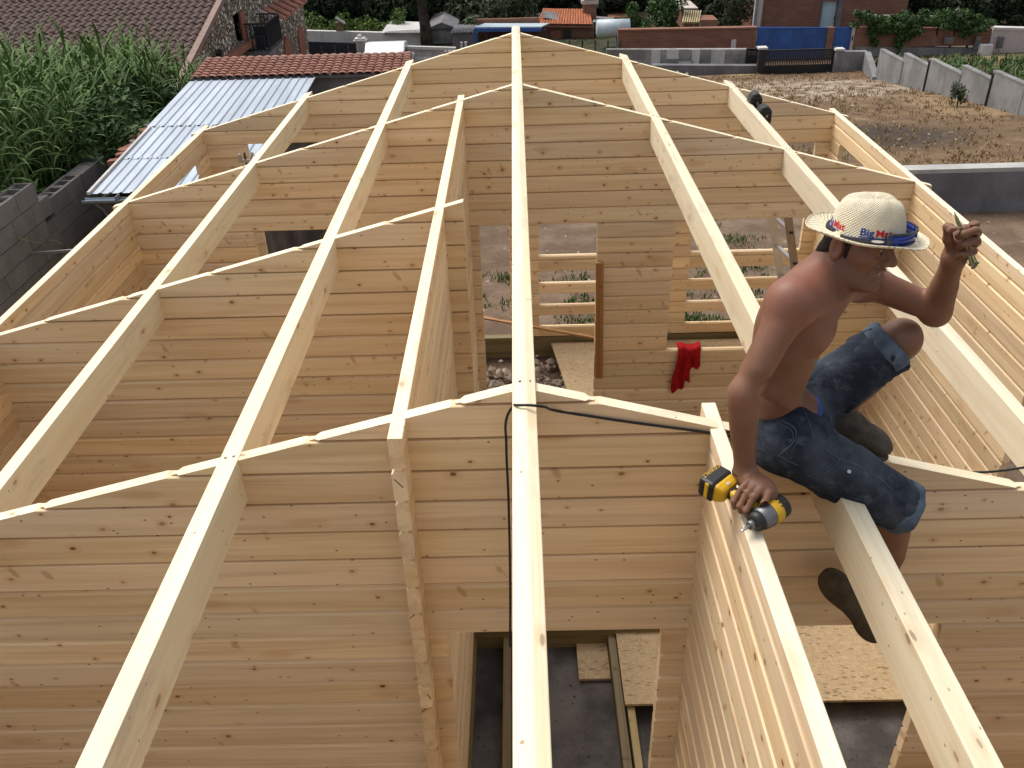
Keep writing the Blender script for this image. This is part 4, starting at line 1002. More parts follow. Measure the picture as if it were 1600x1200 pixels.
for (u, v, l) in ((1191, 76, 'dark gate post with a pale cap at the left of the railing gate'), (1311, 78, 'concrete gate post with a pale cap at the right of the railing gate')):
    q = px(u, v, Y=YG-.1); t = empty('gate_post', (q.x, YG-.1, 0), 0, l, 'gate post')
    MB().box((0, 0, (GB-.2+q.z)/2), (.22, .22, q.z-GB+.2)).build('shaft', MT['iron' if u < 1200 else 'conc'], t); MB().box((0, 0, q.z+.03), (.32, .32, .06)).build('cap', MT['white'], t)
o = face(1308, 1356, 80.5, YG-.2, GB-.4, .22, 80.5)[0].build('block_wall', MT['conc']); tag(o, 'short grey block wall right of the railing gate', 'wall', kind='thing')
a, b2 = px(1356, 80.5, Y=YG-.2), px(1374, 92, Y=29.2)
def wall_seg(name, label, p, q, zp, zq, th=.2, mat='conc', parent=None, low=1.0):
    p, q = Vector((p.x, p.y, 0)), Vector((q.x, q.y, 0)); d = (q-p).normalized(); nrm = Vector((-d.y, d.x, 0))*th/2
    vs = []
    for (b3, zt_) in ((p, zp), (q, zq)):
        for s_ in (-1, 1):
            for z in (min(gz(0, p.y), gz(0, q.y))-low, zt_): v = b3+nrm*s_; vs.append((v.x, v.y, z))
    o = MB().add(vs, [(0, 1, 3, 2), (4, 6, 7, 5), (0, 4, 5, 1), (2, 3, 7, 6), (1, 5, 7, 3), (0, 2, 6, 4)]).build(name, MT[mat], parent)
    return o
o = wall_seg('block_wall', '', a, b2, a.z, a.z-.25); tag(o, 'short return of grey block wall running towards the stepped wall', 'wall', kind='thing')
# stepped panels, each with a falling top edge
tops = [((1378.5, 78), (1416, 98)), ((1416.2, 84.5), (1456, 105)), ((1456.3, 93), (1507, 118)), ((1507.3, 103.5), (1556, 127)), ((1556.3, 112), (1608, 135)), ((1608.3, 124), (1660, 150))]
# base line on the ground: far end to near end
import bisect
def ground_hit(u, v):
    d = px(u, v, Y=1.0)-Vector((0, 0, CAMZ)); 
    y = 12.0
    for _ in range(60): 
        f = CAMZ+d.z*y-gz(0, y); y += f*1.2
    return Vector((d.x*y, y, gz(0, y)))
B0, B1 = ground_hit(1371, 123), ground_hit(1600, 179)
t = empty('stepped_wall', (0, 0, 0), 0, 'grey concrete block wall of stepped panels with sloping tops', 'wall'); tag(t, kind='thing')
bd = (B1-B0)
for k, ((ua, va), (ub, vb)) in enumerate(tops):
    pts = []
    for (u, v) in ((ua, va), (ub, vb)):
        d = px(u, v, Y=1.0)-Vector((0, 0, CAMZ))          # intersect the viewing line with the wall's vertical plane
        n_ = Vector((-bd.y, bd.x, 0)); s_ = (B0.dot(n_)-0)/(d.dot(n_)); pts.append(Vector((d.x*s_, d.y*s_, CAMZ+d.z*s_)))
    gap = (pts[1]-pts[0]).normalized()*.03
    wall_seg('wall_panel', '', pts[0], pts[1], pts[0].z, pts[1].z, .13, 'conc', t)
    wall_seg('coping', '', pts[0], pts[1], pts[0].z+.04, pts[1].z+.04, .27, 'white', t, low=-1e9) if False else None
    c_ = MB().bar(pts[0]+Vector((0, 0, .02)), pts[1]+Vector((0, 0, .02)), .15, .04).build('coping', MT['conc'], t)
    if k in (2, 4):
        q = pts[0]; e = bd.normalized(); nn = Vector((-e.y, e.x, 0))
        s_ = -1 if (Vector((0, 0, 0))-q).dot(nn) < 0 else 1
        p_ = q+nn*.075*s_+e*.05; MB().bar((p_.x, p_.y, gz(0, p_.y)-.1), (p_.x, p_.y, p_.z-.03), .05).build('joint_strip', MT['iron'], t)
# low retaining wall to the right of the house
a, b2 = px(1425, 265.5, Y=11.56), px(1660, 265.5, Y=11.56); zt = Zw(-3.975)
t = empty('low_wall', (a.x, 11.6, 0), 0, 'low dark-rendered wall with a pale concrete top beside the right eaves', 'wall'); tag(t, kind='thing')
L = 12
MB().box((L/2-.6, .1, zt/2-.15), (L, .2, zt+.3-.05)).build('render', MT['concd'], t)
MB().box((L/2-.6, .1, zt-.028), (L, .206, .056)).build('top_slab', MT['slabtop'], t)
# ================================================================== vegetation
MT['pine'] = leaf_mat('pine_foliage', (.012, .022, .010), (.032, .050, .022), .8)
MT['olive'] = leaf_mat('olive_foliage', (.045, .060, .028), (.095, .115, .060), .75)
MT['bush'] = leaf_mat('bush_foliage', (.030, .065, .018), (.075, .135, .040), .7)
MT['hedge'] = leaf_mat('hedge_foliage', (.06, .11, .02), (.14, .20, .05), .7)
MT['reed'] = leaf_mat('reed_leaf', (.055, .112, .026), (.145, .225, .070), .8)
MT['bark'] = plain('bark', (.045, .036, .028), .95, .1, var=.4, scale=4, bump=.8)
def leaves(m, c, rad, n, size, r, lobes=7, flat=.0):
    """leaf-sized faces spread through several uneven lobes"""
    c = Vector(c); L = []
    for _ in range(lobes):
        d = Vector((r.gauss(0, .42)*rad[0], r.gauss(0, .42)*rad[1], r.gauss(0, .42)*rad[2])); s = r.uniform(.35, .65)
        L.append((c+d, Vector(rad)*s))
    for _ in range(n):
        cc, rr_ = r.choice(L); v = Vector((r.gauss(0, 1), r.gauss(0, 1), r.gauss(0, 1))).normalized()
        f = r.uniform(.45, 1.08)**.6
        p = cc+Vector((v.x*rr_.x, v.y*rr_.y, v.z*rr_.z))*f
        nrm = (v+Vector((r.gauss(0, .6), r.gauss(0, .6), r.gauss(0, .6)+flat))).normalized(); t = nrm.orthogonal().normalized()
        a = r.uniform(0, 6.28); b2 = nrm.cross(t); u_ = t*math.cos(a)+b2*math.sin(a); w_ = nrm.cross(u_); s = size*r.uniform(.5, 1.3)
        m.add([p-u_*s, p-w_*s*.42+nrm*s*.1, p+u_*s, p+w_*s*.42+nrm*s*.1], [(0, 1, 2, 3)])
def tree(label, base, c, rad, n, size, mat, seed, trunk_r=.16, lobes=8, cat='tree', group=None, lean=0, name='tree'):
    r = random.Random(seed); base = Vector(base); t = empty(name, base, 0, label, cat, group)
    c = Vector(c)-base
    m = MB(); leaves(m, c, rad, n, size, r, lobes); m.build('crown', MT[mat], t, recalc=False)
    mt = MB(); pts = [Vector((0, 0, -.3)), Vector((lean*.3, 0, c.z*.35)), Vector((c.x*.5+lean*.6, c.y*.5, c.z*.75)), c+Vector((0, 0, rad[2]*.5))]
    mt.tube(pts, [trunk_r*1.25, trunk_r, trunk_r*.7, trunk_r*.2], 9)
    for k in range(6):
        a = r.uniform(0, 6.28); st = pts[1].lerp(pts[2], r.uniform(.2, 1)); en = c+Vector((math.cos(a)*rad[0]*.7, math.sin(a)*rad[1]*.7, r.uniform(-.4, .5)*rad[2]))
        mt.tube([st, st.lerp(en, .5)+Vector((0, 0, .1)), en], [trunk_r*.5, trunk_r*.3, trunk_r*.1], 6)
    mt.build('trunk', MT['bark'], t, True); return t
def tree_at(label, u, v, Y, rad, n, size, mat, seed, **k):
    c = px(u, v, Y=Y); return tree(label, (c.x, Y, gz(c.x, Y)), c, rad, n, size, mat, seed, **k)
# dark wood closing the view
m = MB(); r = random.Random(77)
for k in range(70):
    x = -26+66*k/69+r.uniform(-1, 1); y = r.uniform(49, 56); z = gz(x, y)+r.uniform(.8, 2.4)
    leaves(m, (x, y, z), (1.9, 1.6, 2.2), 560, .30, r, 7)
tag(m.build('dark_woods', MT['pine'], recalc=False), kind='stuff')
g_ = 'dark trees behind the outbuildings'
for i, (u, v, Y, lab) in enumerate(((505, 20, 46.5, 'dense dark pine at the far left of the tree line above the garden wall'), (560, 18, 47, 'dense dark pine above the middle of the white garden wall'),
        (618, 16, 47, 'dense dark pine just left of the thick leaning trunk'), (706, 16, 47.5, 'dark tree behind the stone shed'))):
    tree_at(lab, u, v, Y, (1.9, 1.4, 1.5), 3600, .18, 'pine', 100+i, group=g_)
c = px(655, -6, Y=41.5); b2 = px(668, 80, Y=41.5)
t = tree('large dark pine with a thick bare leaning trunk behind the balustrade', (b2.x, 41.5, gz(0, 41.5)), c+Vector((0, .3, .9)), (1.6, 1.3, .9), 2600, .2, 'pine', 120, trunk_r=.25, lean=-.1)
tree_at('grey-green bushy tree above the blue canopy', 752, 16, 46, (1.5, 1.2, 1.25), 2600, .17, 'olive', 130)
tree_at('grey-green bushy tree left of the farmhouse roof', 806, 13, 46, (1.4, 1.2, 1.3), 2600, .17, 'olive', 131)
tree_at('dark round tree behind the left gable of the farmhouse', 868, -2, 48.5, (1.6, 1.1, .9), 2400, .2, 'pine', 132)
tree_at('dark round tree right of the farmhouse chimney', 962, 8, 48.5, (1.7, 1.2, 1.0), 2600, .2, 'pine', 133)
tree_at('low fresh-green bush beside the white cabin', 992, 34, 42, (.55, .5, .55), 1500, .085, 'bush', 134, trunk_r=.05, cat='bush', name='bush')
tree_at('tall fresh-green conical tree behind the brick wall', 1036, 22, 42, (.85, .8, 1.0), 3200, .10, 'bush', 135, trunk_r=.1)
tree_at('dark blue-green tree left of the tall brick building', 1140, 20, 43.5, (1.0, .9, .95), 2600, .11, 'olive', 136, trunk_r=.1)
tree_at('dark bush between the pergola and the brick hut', 1108, 20, 46, (.7, .6, .5), 1300, .12, 'pine', 137, trunk_r=.06, cat='bush', name='bush')
for i, (u, v, lab) in enumerate(((1440, 6, 'dark leafy tree right of the tall brick building'), (1500, 8, 'dark leafy tree above the vine with pale blossoms'), (1555, 6, 'dark leafy tree above the pale pink wall'), (1612, 14, 'dark leafy tree at the right end of the tree line'))):
    tree_at(lab, u, v, 44, (1.35, 1.2, 1.35), 2600, .16, 'pine', 140+i, group='dark trees behind the worn brick wall')
# vine and hedge along wall tops
def strip(name, label, u0, u1, v, Y, rad, n, size, mat, seed, cat, hang=()):
    r = random.Random(seed); a, b3 = px(u0, v, Y=Y), px(u1, v, Y=Y); t = empty(name, (a.x, Y, 0), 0, label, cat); m = MB()
    k = int(1.9*(b3.x-a.x)/rad[0])+1
    for i in range(k):
        p = a.lerp(b3, (i+.5)/k); leaves(m, Vector((p.x-a.x, r.uniform(-.1, .1), p.z+r.uniform(-.12, .15))), Vector(rad)*r.uniform(.75, 1.25), n//k, size, r, 4)
    for (u, v0, v1) in hang:
        p, q = px(u, v0, Y=Y), px(u, v1, Y=Y)
        for j in range(8): c = p.lerp(q, j/7); leaves(m, Vector((c.x-a.x+r.uniform(-.08, .08), -.1, c.z)), (.28*(1.2-j/9), .12, .16), 60, size, r, 3)
    m.build('foliage', MT[mat], t, recalc=False)
    s_ = MB()
    for i in range(7): p = a.lerp(b3, (i+.5)/7); s_.tube([(p.x-a.x, .2, G0), (p.x-a.x+.1, .15, (G0+p.z)/2), (p.x-a.x, 0, p.z)], [.05, .04, .02], 6)
    s_.build('stems', MT['bark'], t); return t
strip('vine', 'leafy green vine spilling over the worn brick wall', 1345, 1535, 33, 37.9, (.5, .4, .30), 6800, .085, 'bush', 150, 'vine', ((1366, 42, 68), (1403, 42, 74), (1420, 42, 60), (1510, 42, 54)))
strip('hedge', 'bright yellow-green hedge showing above the white garden wall', 488, 622, 42, 44.2, (.6, .45, .36), 3400, .09, 'hedge', 151, 'hedge')
q0, q1 = px(1356, 23, Y=38.4), px(1482, 25, Y=38.4)
tag(MB().tube([q0, q0.lerp(q1, .5)-Vector((0, 0, .03)), q1], .025, 6).build('hose', MT['white']), 'pale thin pipe strung above the leafy vine', 'pipe')
for k, (u, v) in enumerate(((1494, 17), (1498, 24))): 
    q = px(u, v, Y=38.2); mm = MB(); leaves(mm, (0, 0, 0), (.12, .12, .12), 90, .06, random.Random(k), 2)
    tag(mm.build('blossom', MT['white'], loc=q, recalc=False), ['upper white blossom cluster over the vine', 'lower white blossom cluster over the vine'][k], 'blossom')
q = px(530, 40, Y=43.2); t = empty('bird_house', q, 0, 'dark little roofed box standing on the garden wall before the hedge', 'box')
MB().box((0, 0, -.1), (.3, .3, .5)).build('case', MT['joist'], t); MB().box((.08, -.05, .22), (.5, .4, .06), Matrix.Rotation(.6, 3, 'Y')).build('lid', MT['conc'], t)
# small shrub by the stepped wall, dark shrub by the metal roof
gq = ground_hit(1495, 166)
tree('small scrubby bush growing against the stepped grey wall', gq, gq+Vector((.0, 0, .26)), (.17, .16, .34), 620, .04, 'olive', 160, trunk_r=.02, cat='bush', name='bush')
tree('dark dense shrub between the reeds and the metal roof', (-5.35, 11.6, gz(0, 11.6)), (-5.35, 11.6, Zw(-3.25)), (.7, 1.1, .65), 4200, .06, 'bush', 161, trunk_r=.05, cat='bush', name='bush')
tree('dark scraggy climber rising behind the far end of the block wall', (-5.5, 13.2, gz(0, 13.2)), (-5.6, 13.2, Zw(-3.3)), (.4, .5, .6), 1600, .07, 'bush', 162, trunk_r=.04, cat='bush', name='bush')
# giant reeds
def reeds():
    r = random.Random(42); m = MB(); st = MB()
    spots = []
    for _ in range(780):
        y = r.uniform(8.2, 15.6); x = -5.30-abs(r.gauss(0, 1.0))*1.9-(.12*(y-8) if r.random() < .3 else 0)
        if x < -10.5: continue
        spots.append((x, y))
    for (x, y) in spots:
        z0 = gz(x, y); edge = max(0, 1-(abs(x+5.3))/1.0)
        top = CAMZ-(.212*y+r.gauss(0, .16))+(.18 if x < -6.2 else -.30*edge)
        if y > 12.6 and x > -6.2: top += .35
        H = max(.9, top-z0); lx, ly = r.gauss(.05, .12), r.gauss(-.05, .10)
        P = lambda f: Vector((x+lx*f*f, y+ly*f*f, z0+H*f))
        st.tube([P(0), P(.4), P(.75), P(.98)], [.013, .012, .010, .004], 5, False)
        nl = r.randint(13, 18); a0 = r.uniform(0, 6.28)
        for k in range(nl):
            f = .30+.70*k/nl; p = P(f); a = a0+(k % 2)*math.pi+r.uniform(-.5, .5)+k*.25
            d = Vector((math.cos(a), math.sin(a), 0)); Lf = r.uniform(.38, .68)*(1.0-.35*max(0, f-.75)); wd = r.uniform(.011, .021)
            el = r.uniform(.6, 1.25) if f < .9 else r.uniform(1.1, 1.5); droop = r.uniform(.9, 2.7); s = Vector((-d.y, d.x, 0)); prev = None; n = 6; q = p.copy(); ang = el
            base = len(m.v); vs = []
            for i in range(n+1):
                ww = wd*(1-.15*abs(i-1.5))*(1 if i < n else .05); ww = wd*math.sin(math.pi*(.16+.84*i/n)) if i < n else .001
                tw = s*ww; vs += [q-tw, q+tw]
                q = q+(d*math.cos(ang)+Vector((0, 0, 1))*math.sin(ang))*(Lf/n); ang -= droop/n*(.5+i/n)
            m.add(vs, [(2*i, 2*i+1, 2*i+3, 2*i+2) for i in range(n)])
    m.add(st.v, st.f)
    tag(m.build('reeds', MT['reed'], smooth=True, recalc=False), kind='stuff')
reeds()
# ================================================================== the worker
MINV = 3e38
def v3(*a): return np.array(a, dtype=np.float32)
class SDF:
    """smooth union of shapes on a grid, turned into one closed surface"""
    def __init__(s, lo, hi, h):
        s.h = h; s.lo = np.array(lo, np.float32); s.n = np.ceil((np.array(hi)-s.lo)/h).astype(int)+1
        s.D = np.full(s.n, .05, np.float32)
    def region(s, c0, c1, pad):
        a = np.floor((np.minimum(c0, c1)-pad-s.lo)/s.h).astype(int); b = np.ceil((np.maximum(c0, c1)+pad-s.lo)/s.h).astype(int)+1
        a = np.clip(a, 0, s.n); b = np.clip(b, 0, s.n); sl = tuple(slice(i, j) for i, j in zip(a, b))
        ax = [s.lo[i]+s.h*np.arange(a[i], b[i], dtype=np.float32) for i in range(3)]
        return sl, np.meshgrid(*ax, indexing='ij', sparse=True)
    def put(s, sl, d, k, op):
        if d.size == 0: return
        a = s.D[sl]
        if op == 'sub': d = -d; hh = np.maximum(k-np.abs(a-d), 0)/k; s.D[sl] = np.maximum(a, d)+hh*hh*k*.25
        elif op == 'and': s.D[sl] = np.maximum(a, d)
        else: hh = np.maximum(k-np.abs(a-d), 0)/k; s.D[sl] = np.minimum(a, d)-hh*hh*k*.25
    def cone(s, a, b, ra, rb, k=.02, op='add', sq=None):
        a, b = np.array(a, np.float32), np.array(b, np.float32); sl, (X, Y, Z) = s.region(a, b, max(ra, rb)+.05)
        ba = b-a; L = max(float(ba@ba), 1e-9)
        t = np.clip(((X-a[0])*ba[0]+(Y-a[1])*ba[1]+(Z-a[2])*ba[2])/L, 0, 1)
        d = np.sqrt((X-a[0]-t*ba[0])**2+(Y-a[1]-t*ba[1])**2+(Z-a[2]-t*ba[2])**2)-(ra+(rb-ra)*t)
        s.put(sl, d, k, op); return s
    def ell(s, c, r, R=None, k=.02, op='add'):
        c = np.array(c, np.float32); r = np.array(r, np.float32); m = float(r.max())
        sl, (X, Y, Z) = s.region(c, c, m+.05)
        if R is None: R = np.eye(3, dtype=np.float32)
        q = [(X-c[0])*R[i][0]+(Y-c[1])*R[i][1]+(Z-c[2])*R[i][2] for i in range(3)]       # rows of R: local axes
        k0 = np.sqrt(sum((q[i]/r[i])**2 for i in range(3))); k1 = np.sqrt(sum((q[i]/r[i]**2)**2 for i in range(3)))
        d = k0*(k0-1)/np.maximum(k1, 1e-6); s.put(sl, d, k, op); return s
    def cut(s, p, n):
        """remove everything on the side n points to"""
        ax = [s.lo[i]+s.h*np.arange(s.n[i], dtype=np.float32) for i in range(3)]; X, Y, Z = np.meshgrid(*ax, indexing='ij', sparse=True)
        s.D = np.maximum(s.D, (X-p[0])*n[0]+(Y-p[1])*n[1]+(Z-p[2])*n[2]); return s
    def mesh(s, name, mat):
        D = s.D; n = s.n; ins = D < 0
        c = np.zeros(n-1, np.int8)
        for i in (0, 1):
            for j in (0, 1):
                for k in (0, 1): c += ins[i:n[0]-1+i, j:n[1]-1+j, k:n[2]-1+k]
        act = (c > 0) & (c < 8); idx = np.nonzero(act); N = len(idx[0]); ids = np.full(n-1, -1, np.int32); ids[act] = np.arange(N)
        acc = np.zeros((N, 3), np.float32); cnt = np.zeros(N, np.float32)
        cor = [(i, j, k) for i in (0, 1) for j in (0, 1) for k in (0, 1)]
        val = {q: D[idx[0]+q[0], idx[1]+q[1], idx[2]+q[2]] for q in cor}
        for p in cor:
            for ax in range(3):
                if p[ax] == 0:
                    q = list(p); q[ax] = 1; q = tuple(q); a, b = val[p], val[q]; x = (a < 0) != (b < 0)
                    t = np.where(x, a/np.where(a == b, 1, a-b), 0)
                    for e in range(3): acc[:, e] += np.where(x, p[e]+(t if e == ax else 0), 0)
                    cnt += x
        V = s.lo+s.h*(np.stack(idx, 1)+acc/np.maximum(cnt, 1)[:, None])
        F = []
        for ax in range(3):
            a0 = [slice(1, n[i]-1) for i in range(3)]; a0[ax] = slice(0, n[ax]-1); a1 = list(a0); a1[ax] = slice(1, n[ax])
            A, B = ins[tuple(a0)], ins[tuple(a1)]; e = np.nonzero(A != B); off = [1, 1, 1]; off[ax] = 0
            P = [e[i]+off[i] for i in range(3)]; u, w_ = [i for i in range(3) if i != ax]
            def cell(du, dw):
                Q = [P[0].copy(), P[1].copy(), P[2].copy()]; Q[u] -= du; Q[w_] -= dw; return ids[Q[0], Q[1], Q[2]]
            q = np.stack([cell(1, 1), cell(0, 1), cell(0, 0), cell(1, 0)], 1)
            fl = A[e]; 
            if ax == 1: fl = ~fl
            q[~fl] = q[~fl][:, ::-1]; F.append(q)
        F = np.concatenate(F); F = F[(F >= 0).all(1)]
        me = bpy.data.meshes.new(name); me.vertices.add(N); me.vertices.foreach_set('co', V.astype(np.float32).ravel())
        me.loops.add(F.size); me.loops.foreach_set('vertex_index', F.astype(np.int32).ravel())
        me.polygons.add(len(F)); me.polygons.foreach_set('loop_start', np.arange(0, F.size, 4, dtype=np.int32)); me.polygons.foreach_set('loop_total', np.full(len(F), 4, np.int32))
        me.update(calc_edges=True); me.validate(); me.polygons.foreach_set('use_smooth', [True]*len(me.polygons)); me.materials.append(mat)
        return me
def P(u, v, Y): p = px(u, v, Y=Y); return np.array((p.x, p.y, p.z), np.float32)
def lerp(a, b, t): return a+(b-a)*t
def unit(v): return v/np.linalg.norm(v)

# ---- joints
pel = P(1230, 664, 2.17); hipR = P(1224, 684, 2.085); kneR = P(1396, 786, 2.03); ankR = P(1378, 930, 2.045)
hipL = P(1250, 640, 2.26); kneL = P(1404, 532, 2.30); ankL = P(1308, 648, 2.285)
shR = P(1234, 476, 1.99); elR = P(1161, 612, 1.91); wrR = P(1164, 742, 1.895)
shL = P(1345, 437, 2.32); elL = P(1462, 486, 2.27); wrL = P(1491, 402, 2.20)
nkB = P(1282, 448, 2.14); chest = P(1241, 512, 2.135); belly = P(1222, 592, 2.155)
# head frame
hc = v3(.868, 2.138, 4.6-.920); HS = .95
hf = unit(v3(.68, -.73, .0)); hl = unit(np.cross(v3(.129, .124, .984), hf)); hu = np.cross(hf, hl); HR = np.stack([hf, hl, hu])
hatc = v3(.893, 2.128, 4.6-.894); hatf = unit(v3(.935, -.352, -.033)); hatl = unit(np.cross(v3(.059, .064, .996), hatf)); hatu = np.cross(hatf, hatl)
def H(x, y, z): return hc+(hf*x+hl*y+hu*z)*HS

def body():
    h = .0036; S_ = SDF((.44, 1.76, 2.28), (1.38, 2.48, 3.86), h)
    tx = unit(np.array([.93, .10, .25])); tz = unit(nkB-belly); tx = unit(v3(.88, -.30, 0)); tx = unit(tx-tz*(tx@tz)); ty = np.cross(tz, tx); TR = np.stack([tx, ty, tz])
    # torso
    S_.ell(chest-tx*.006, (.098, .154, .168), TR, .03); S_.ell(belly-tx*.010, (.078, .130, .150), TR, .05)
    S_.ell(pel, (.112, .150, .115), TR, .05)
    S_.ell(chest+tx*.043+tz*.05+ty*.065, (.05, .075, .06), TR, .04); S_.ell(chest+tx*.043+tz*.05-ty*.065, (.05, .075, .06), TR, .04)
    S_.ell(chest-tx*.055+tz*.06-ty*.085, (.05, .065, .10), TR, .05)          # shoulder blade
    for k_ in range(5):                              # ribs and the groove of the spine
        a_ = chest+tz*(-.02-.032*k_)-ty*.125-tx*.02; b_ = chest+tz*(-.045-.034*k_)-ty*.10+tx*.055; S_.cone(a_, b_, .020, .016, .03)
    S_.cone(chest-tx*.118+tz*.10, pel-tx*.128, .012, .012, .03, 'sub')
    S_.cone(lerp(shR, nkB, .12)+tx*.05, nkB+tx*.045-tz*.02, .010, .012, .02)
    S_.cone(lerp(shR, nkB, .1), nkB-hu*.0, .058, .062, .05); S_.cone(lerp(shL, nkB, .1), nkB, .055, .060, .05)
    # neck and head
    S_.cone(nkB-tz*.02, H(-.028, 0, -.055), .064, .056, .04)
    S_.cone(lerp(nkB, shR, .55), H(-.03, -.03, -.05), .035, .03, .05)
    S_.ell(H(.010, 0, .030), (.080, .072, .082), HR, .02); S_.ell(H(.034, 0, -.032), (.060, .060, .084), HR, .035)
    for y in (-1, 1):
        S_.cone(H(-.002, y*.053, -.058), H(.066, y*.022, -.100), .020, .018, .025)
        S_.ell(H(.062, y*.046, -.018), (.026, .020, .018), HR, .025)
        S_.cone(H(.084, y*.046, .016), H(.094, y*.010, .018), .010, .011, .016)
        S_.ell(H(.101, y*.031, -.001), (.016, .019, .012), HR, .014, 'sub')
        S_.ell(H(.082, y*.031, -.002), (.0145, .0165, .0125), HR, .006)
        S_.ell(H(-.006, y*.083, -.010), (.021, .010, .034), np.stack([unit(hf+hl*y*.35), unit(hl-hf*y*.35), hu]), .004)
        S_.ell(H(-.001, y*.093, -.005), (.010, .007, .020), HR, .004, 'sub')
        S_.ell(H(.106, y*.011, -.033), (.009, .008, .008), HR, .008)
    S_.ell(H(.078, 0, -.100), (.022, .026, .018), HR, .02)
    S_.cone(H(.095, 0, .014), H(.121, 0, -.026), .0085, .0120, .012)
    S_.ell(H(.0935, 0, -.054), (.013, .026, .007), HR, .008); S_.ell(H(.0930, 0, -.072), (.013, .023, .008), HR, .008)
    S_.cone(H(.1075, -.026, -.0615), H(.1085, .026, -.0615), .0030, .0030, .004, 'sub')
    for y in (-1, 1): S_.cone(H(.092, y*.022, -.038), H(.082, y*.036, -.072), .0035, .003, .010, 'sub')
    # arms
    S_.ell(shR, (.056, .056, .064), None, .04); S_.ell(shL, (.058, .058, .062), None, .04)
    def arm(sh, el, wr, bulge, s=1.0):
        S_.cone(sh, el, .051*s, .038*s, .03); m_ = lerp(sh, el, .52); S_.cone(lerp(sh, el, .3)+bulge*.012, lerp(sh, el, .72)+bulge*.012, .036*s, .034*s, .03)
        S_.cone(el, wr, .040*s, .0255*s, .02); S_.cone(lerp(el, wr, .12), lerp(el, wr, .42), .042*s, .036*s, .03)
        S_.cone(lerp(el, wr, .55), wr, .032*s, .0275*s, .02)
    arm(shR, elR, wrR, unit(v3(.6, -.6, .2)), .85); arm(shL, elL, wrL, unit(v3(.1, -.3, .9)), .87)
    S_.ell(elL-v3(0, 0, .012), (.040, .038, .034), None, .02)
    # legs (mostly inside the shorts)
    S_.cone(hipR, kneR, .080, .056, .03); S_.cone(kneR, ankR, .055, .036, .02); S_.cone(lerp(kneR, ankR, .15), lerp(kneR, ankR, .5), .054, .046, .03)
    S_.cone(hipL, kneL, .080, .056, .03); S_.cone(kneL, ankL, .054, .036, .02); S_.cone(lerp(kneL, ankL, .15)+v3(-.008, 0, -.012), lerp(kneL, ankL, .5)+v3(-.01, 0, -.012), .050, .044, .03)
    S_.ell(kneL+v3(.010, 0, .008), (.052, .052, .055), None, .03)
    # ---- right hand: closed round the driver's handle
    def finger(pts, rads, k=.005):
        for i in range(len(pts)-1): S_.cone(pts[i], pts[i+1], rads[i], rads[i+1], k)
    hx = unit(HB-HA)                                     # along the handle, battery -> head
    hm = lerp(HA, HB, .60)
    out = unit(wrR+v3(0, 0, .02)-hm); out = unit(out-hx*(out@hx)); sd = unit(np.cross(hx, out))        # out: towards the wrist
    if sd[1] > 0: sd = -sd                              # sd: towards the viewer
    palm = hm+out*.046
    S_.ell(palm, (.047, .030, .030), np.stack([hx, sd, out]), .02); S_.cone(wrR, palm+out*.005, .029, .032, .025)
    S_.ell(palm+sd*.012-out*.002, (.044, .022, .024), np.stack([hx, sd, out]), .015)
    for i in range(4):
        o_ = hx*(-.033+.0215*i+.0); L_ = (.90, 1.0, 1.04, .95)[i]; rr_ = (.0078, .0086, .009, .0088)[i]
        a = palm+o_+sd*.026+out*.004; b = hm+o_+sd*.041*L_+out*(.016); c = hm+o_+sd*.030-out*.024*L_; d = hm+o_*.95+sd*.002-out*.030
        if i == 3: b, c, d = b+hx*.008, c+hx*.014, d+hx*.016
        finger([a, b, c, d], [rr_*1.18, rr_*1.06, rr_, rr_*.85])
    finger([palm+hx*.030-sd*.012, palm+hx*.052-sd*.020-out*.012, palm+hx*.056-sd*.012-out*.034, palm+hx*.048+sd*.004-out*.048], [.015, .0125, .0105, .009], .008)
    # ---- left hand: raised, pinching a bundle of long nails
    kn = [P(1524, 350, 2.205), P(1527, 364, 2.20), P(1526, 379, 2.20), P(1521, 393, 2.20)]
    pip = [P(1516, 345, 2.165), P(1524, 360, 2.155), P(1526, 376, 2.155), P(1521, 392, 2.160)]
    dip = [P(1497, 352, 2.148), P(1505, 366, 2.142), P(1507, 382, 2.142), P(1505, 398, 2.146)]
    tip = [P(1484, 361, 2.158), P(1497, 370, 2.162), P(1499, 387, 2.162), P(1498, 402, 2.165)]
    pc = P(1506, 374, 2.212)
    S_.ell(pc, (.034, .022, .043), np.stack([unit(v3(1, 0, .1)), v3(0, 1, 0), unit(v3(-.1, 0, 1))]), .02); S_.cone(wrL, pc-v3(.006, 0, .01), .0265, .031, .025)
    for i in range(4):
        rr_ = (.0092, .0095, .0092, .0084)[i]
        finger([lerp(pc, kn[i], .6), kn[i], pip[i], dip[i], tip[i]], [rr_*1.25, rr_*1.18, rr_*1.08, rr_, rr_*.86])
    finger([P(1489, 392, 2.20), P(1481, 374, 2.185), P(1481, 355, 2.175), P(1489, 340, 2.172)], [.0155, .0125, .0112, .0088], .008)
    S_.cut(hatc+hatu*.018, hatu)
    me = S_.mesh('body', MT['skin'])
    # sunburn and stubble as vertex attributes of the skin itself
    N = len(me.vertices); co_ = np.empty(N*3, np.float32); me.vertices.foreach_get('co', co_); co_ = co_.reshape(-1, 3)
    q = (co_-hc) @ HR.T/HS
    red = np.exp(-np.sum((co_-(shR+v3(.02, 0, .05)))**2, 1)/.016)+.8*np.exp(-np.sum((co_-nkB)**2, 1)/.012)+.5*np.exp(-np.sum((co_-elR)**2, 1)/.0035)+.45*np.exp(-np.sum((co_-shL)**2, 1)/.01)
    st = (np.abs(q[:, 0]-.04) < .09)*(q[:, 2] < -.045+.02*np.cos(q[:, 0]*30))*(q[:, 2] > -.15)*(q[:, 0] > .0)*(np.abs(q[:, 1]) < .09)
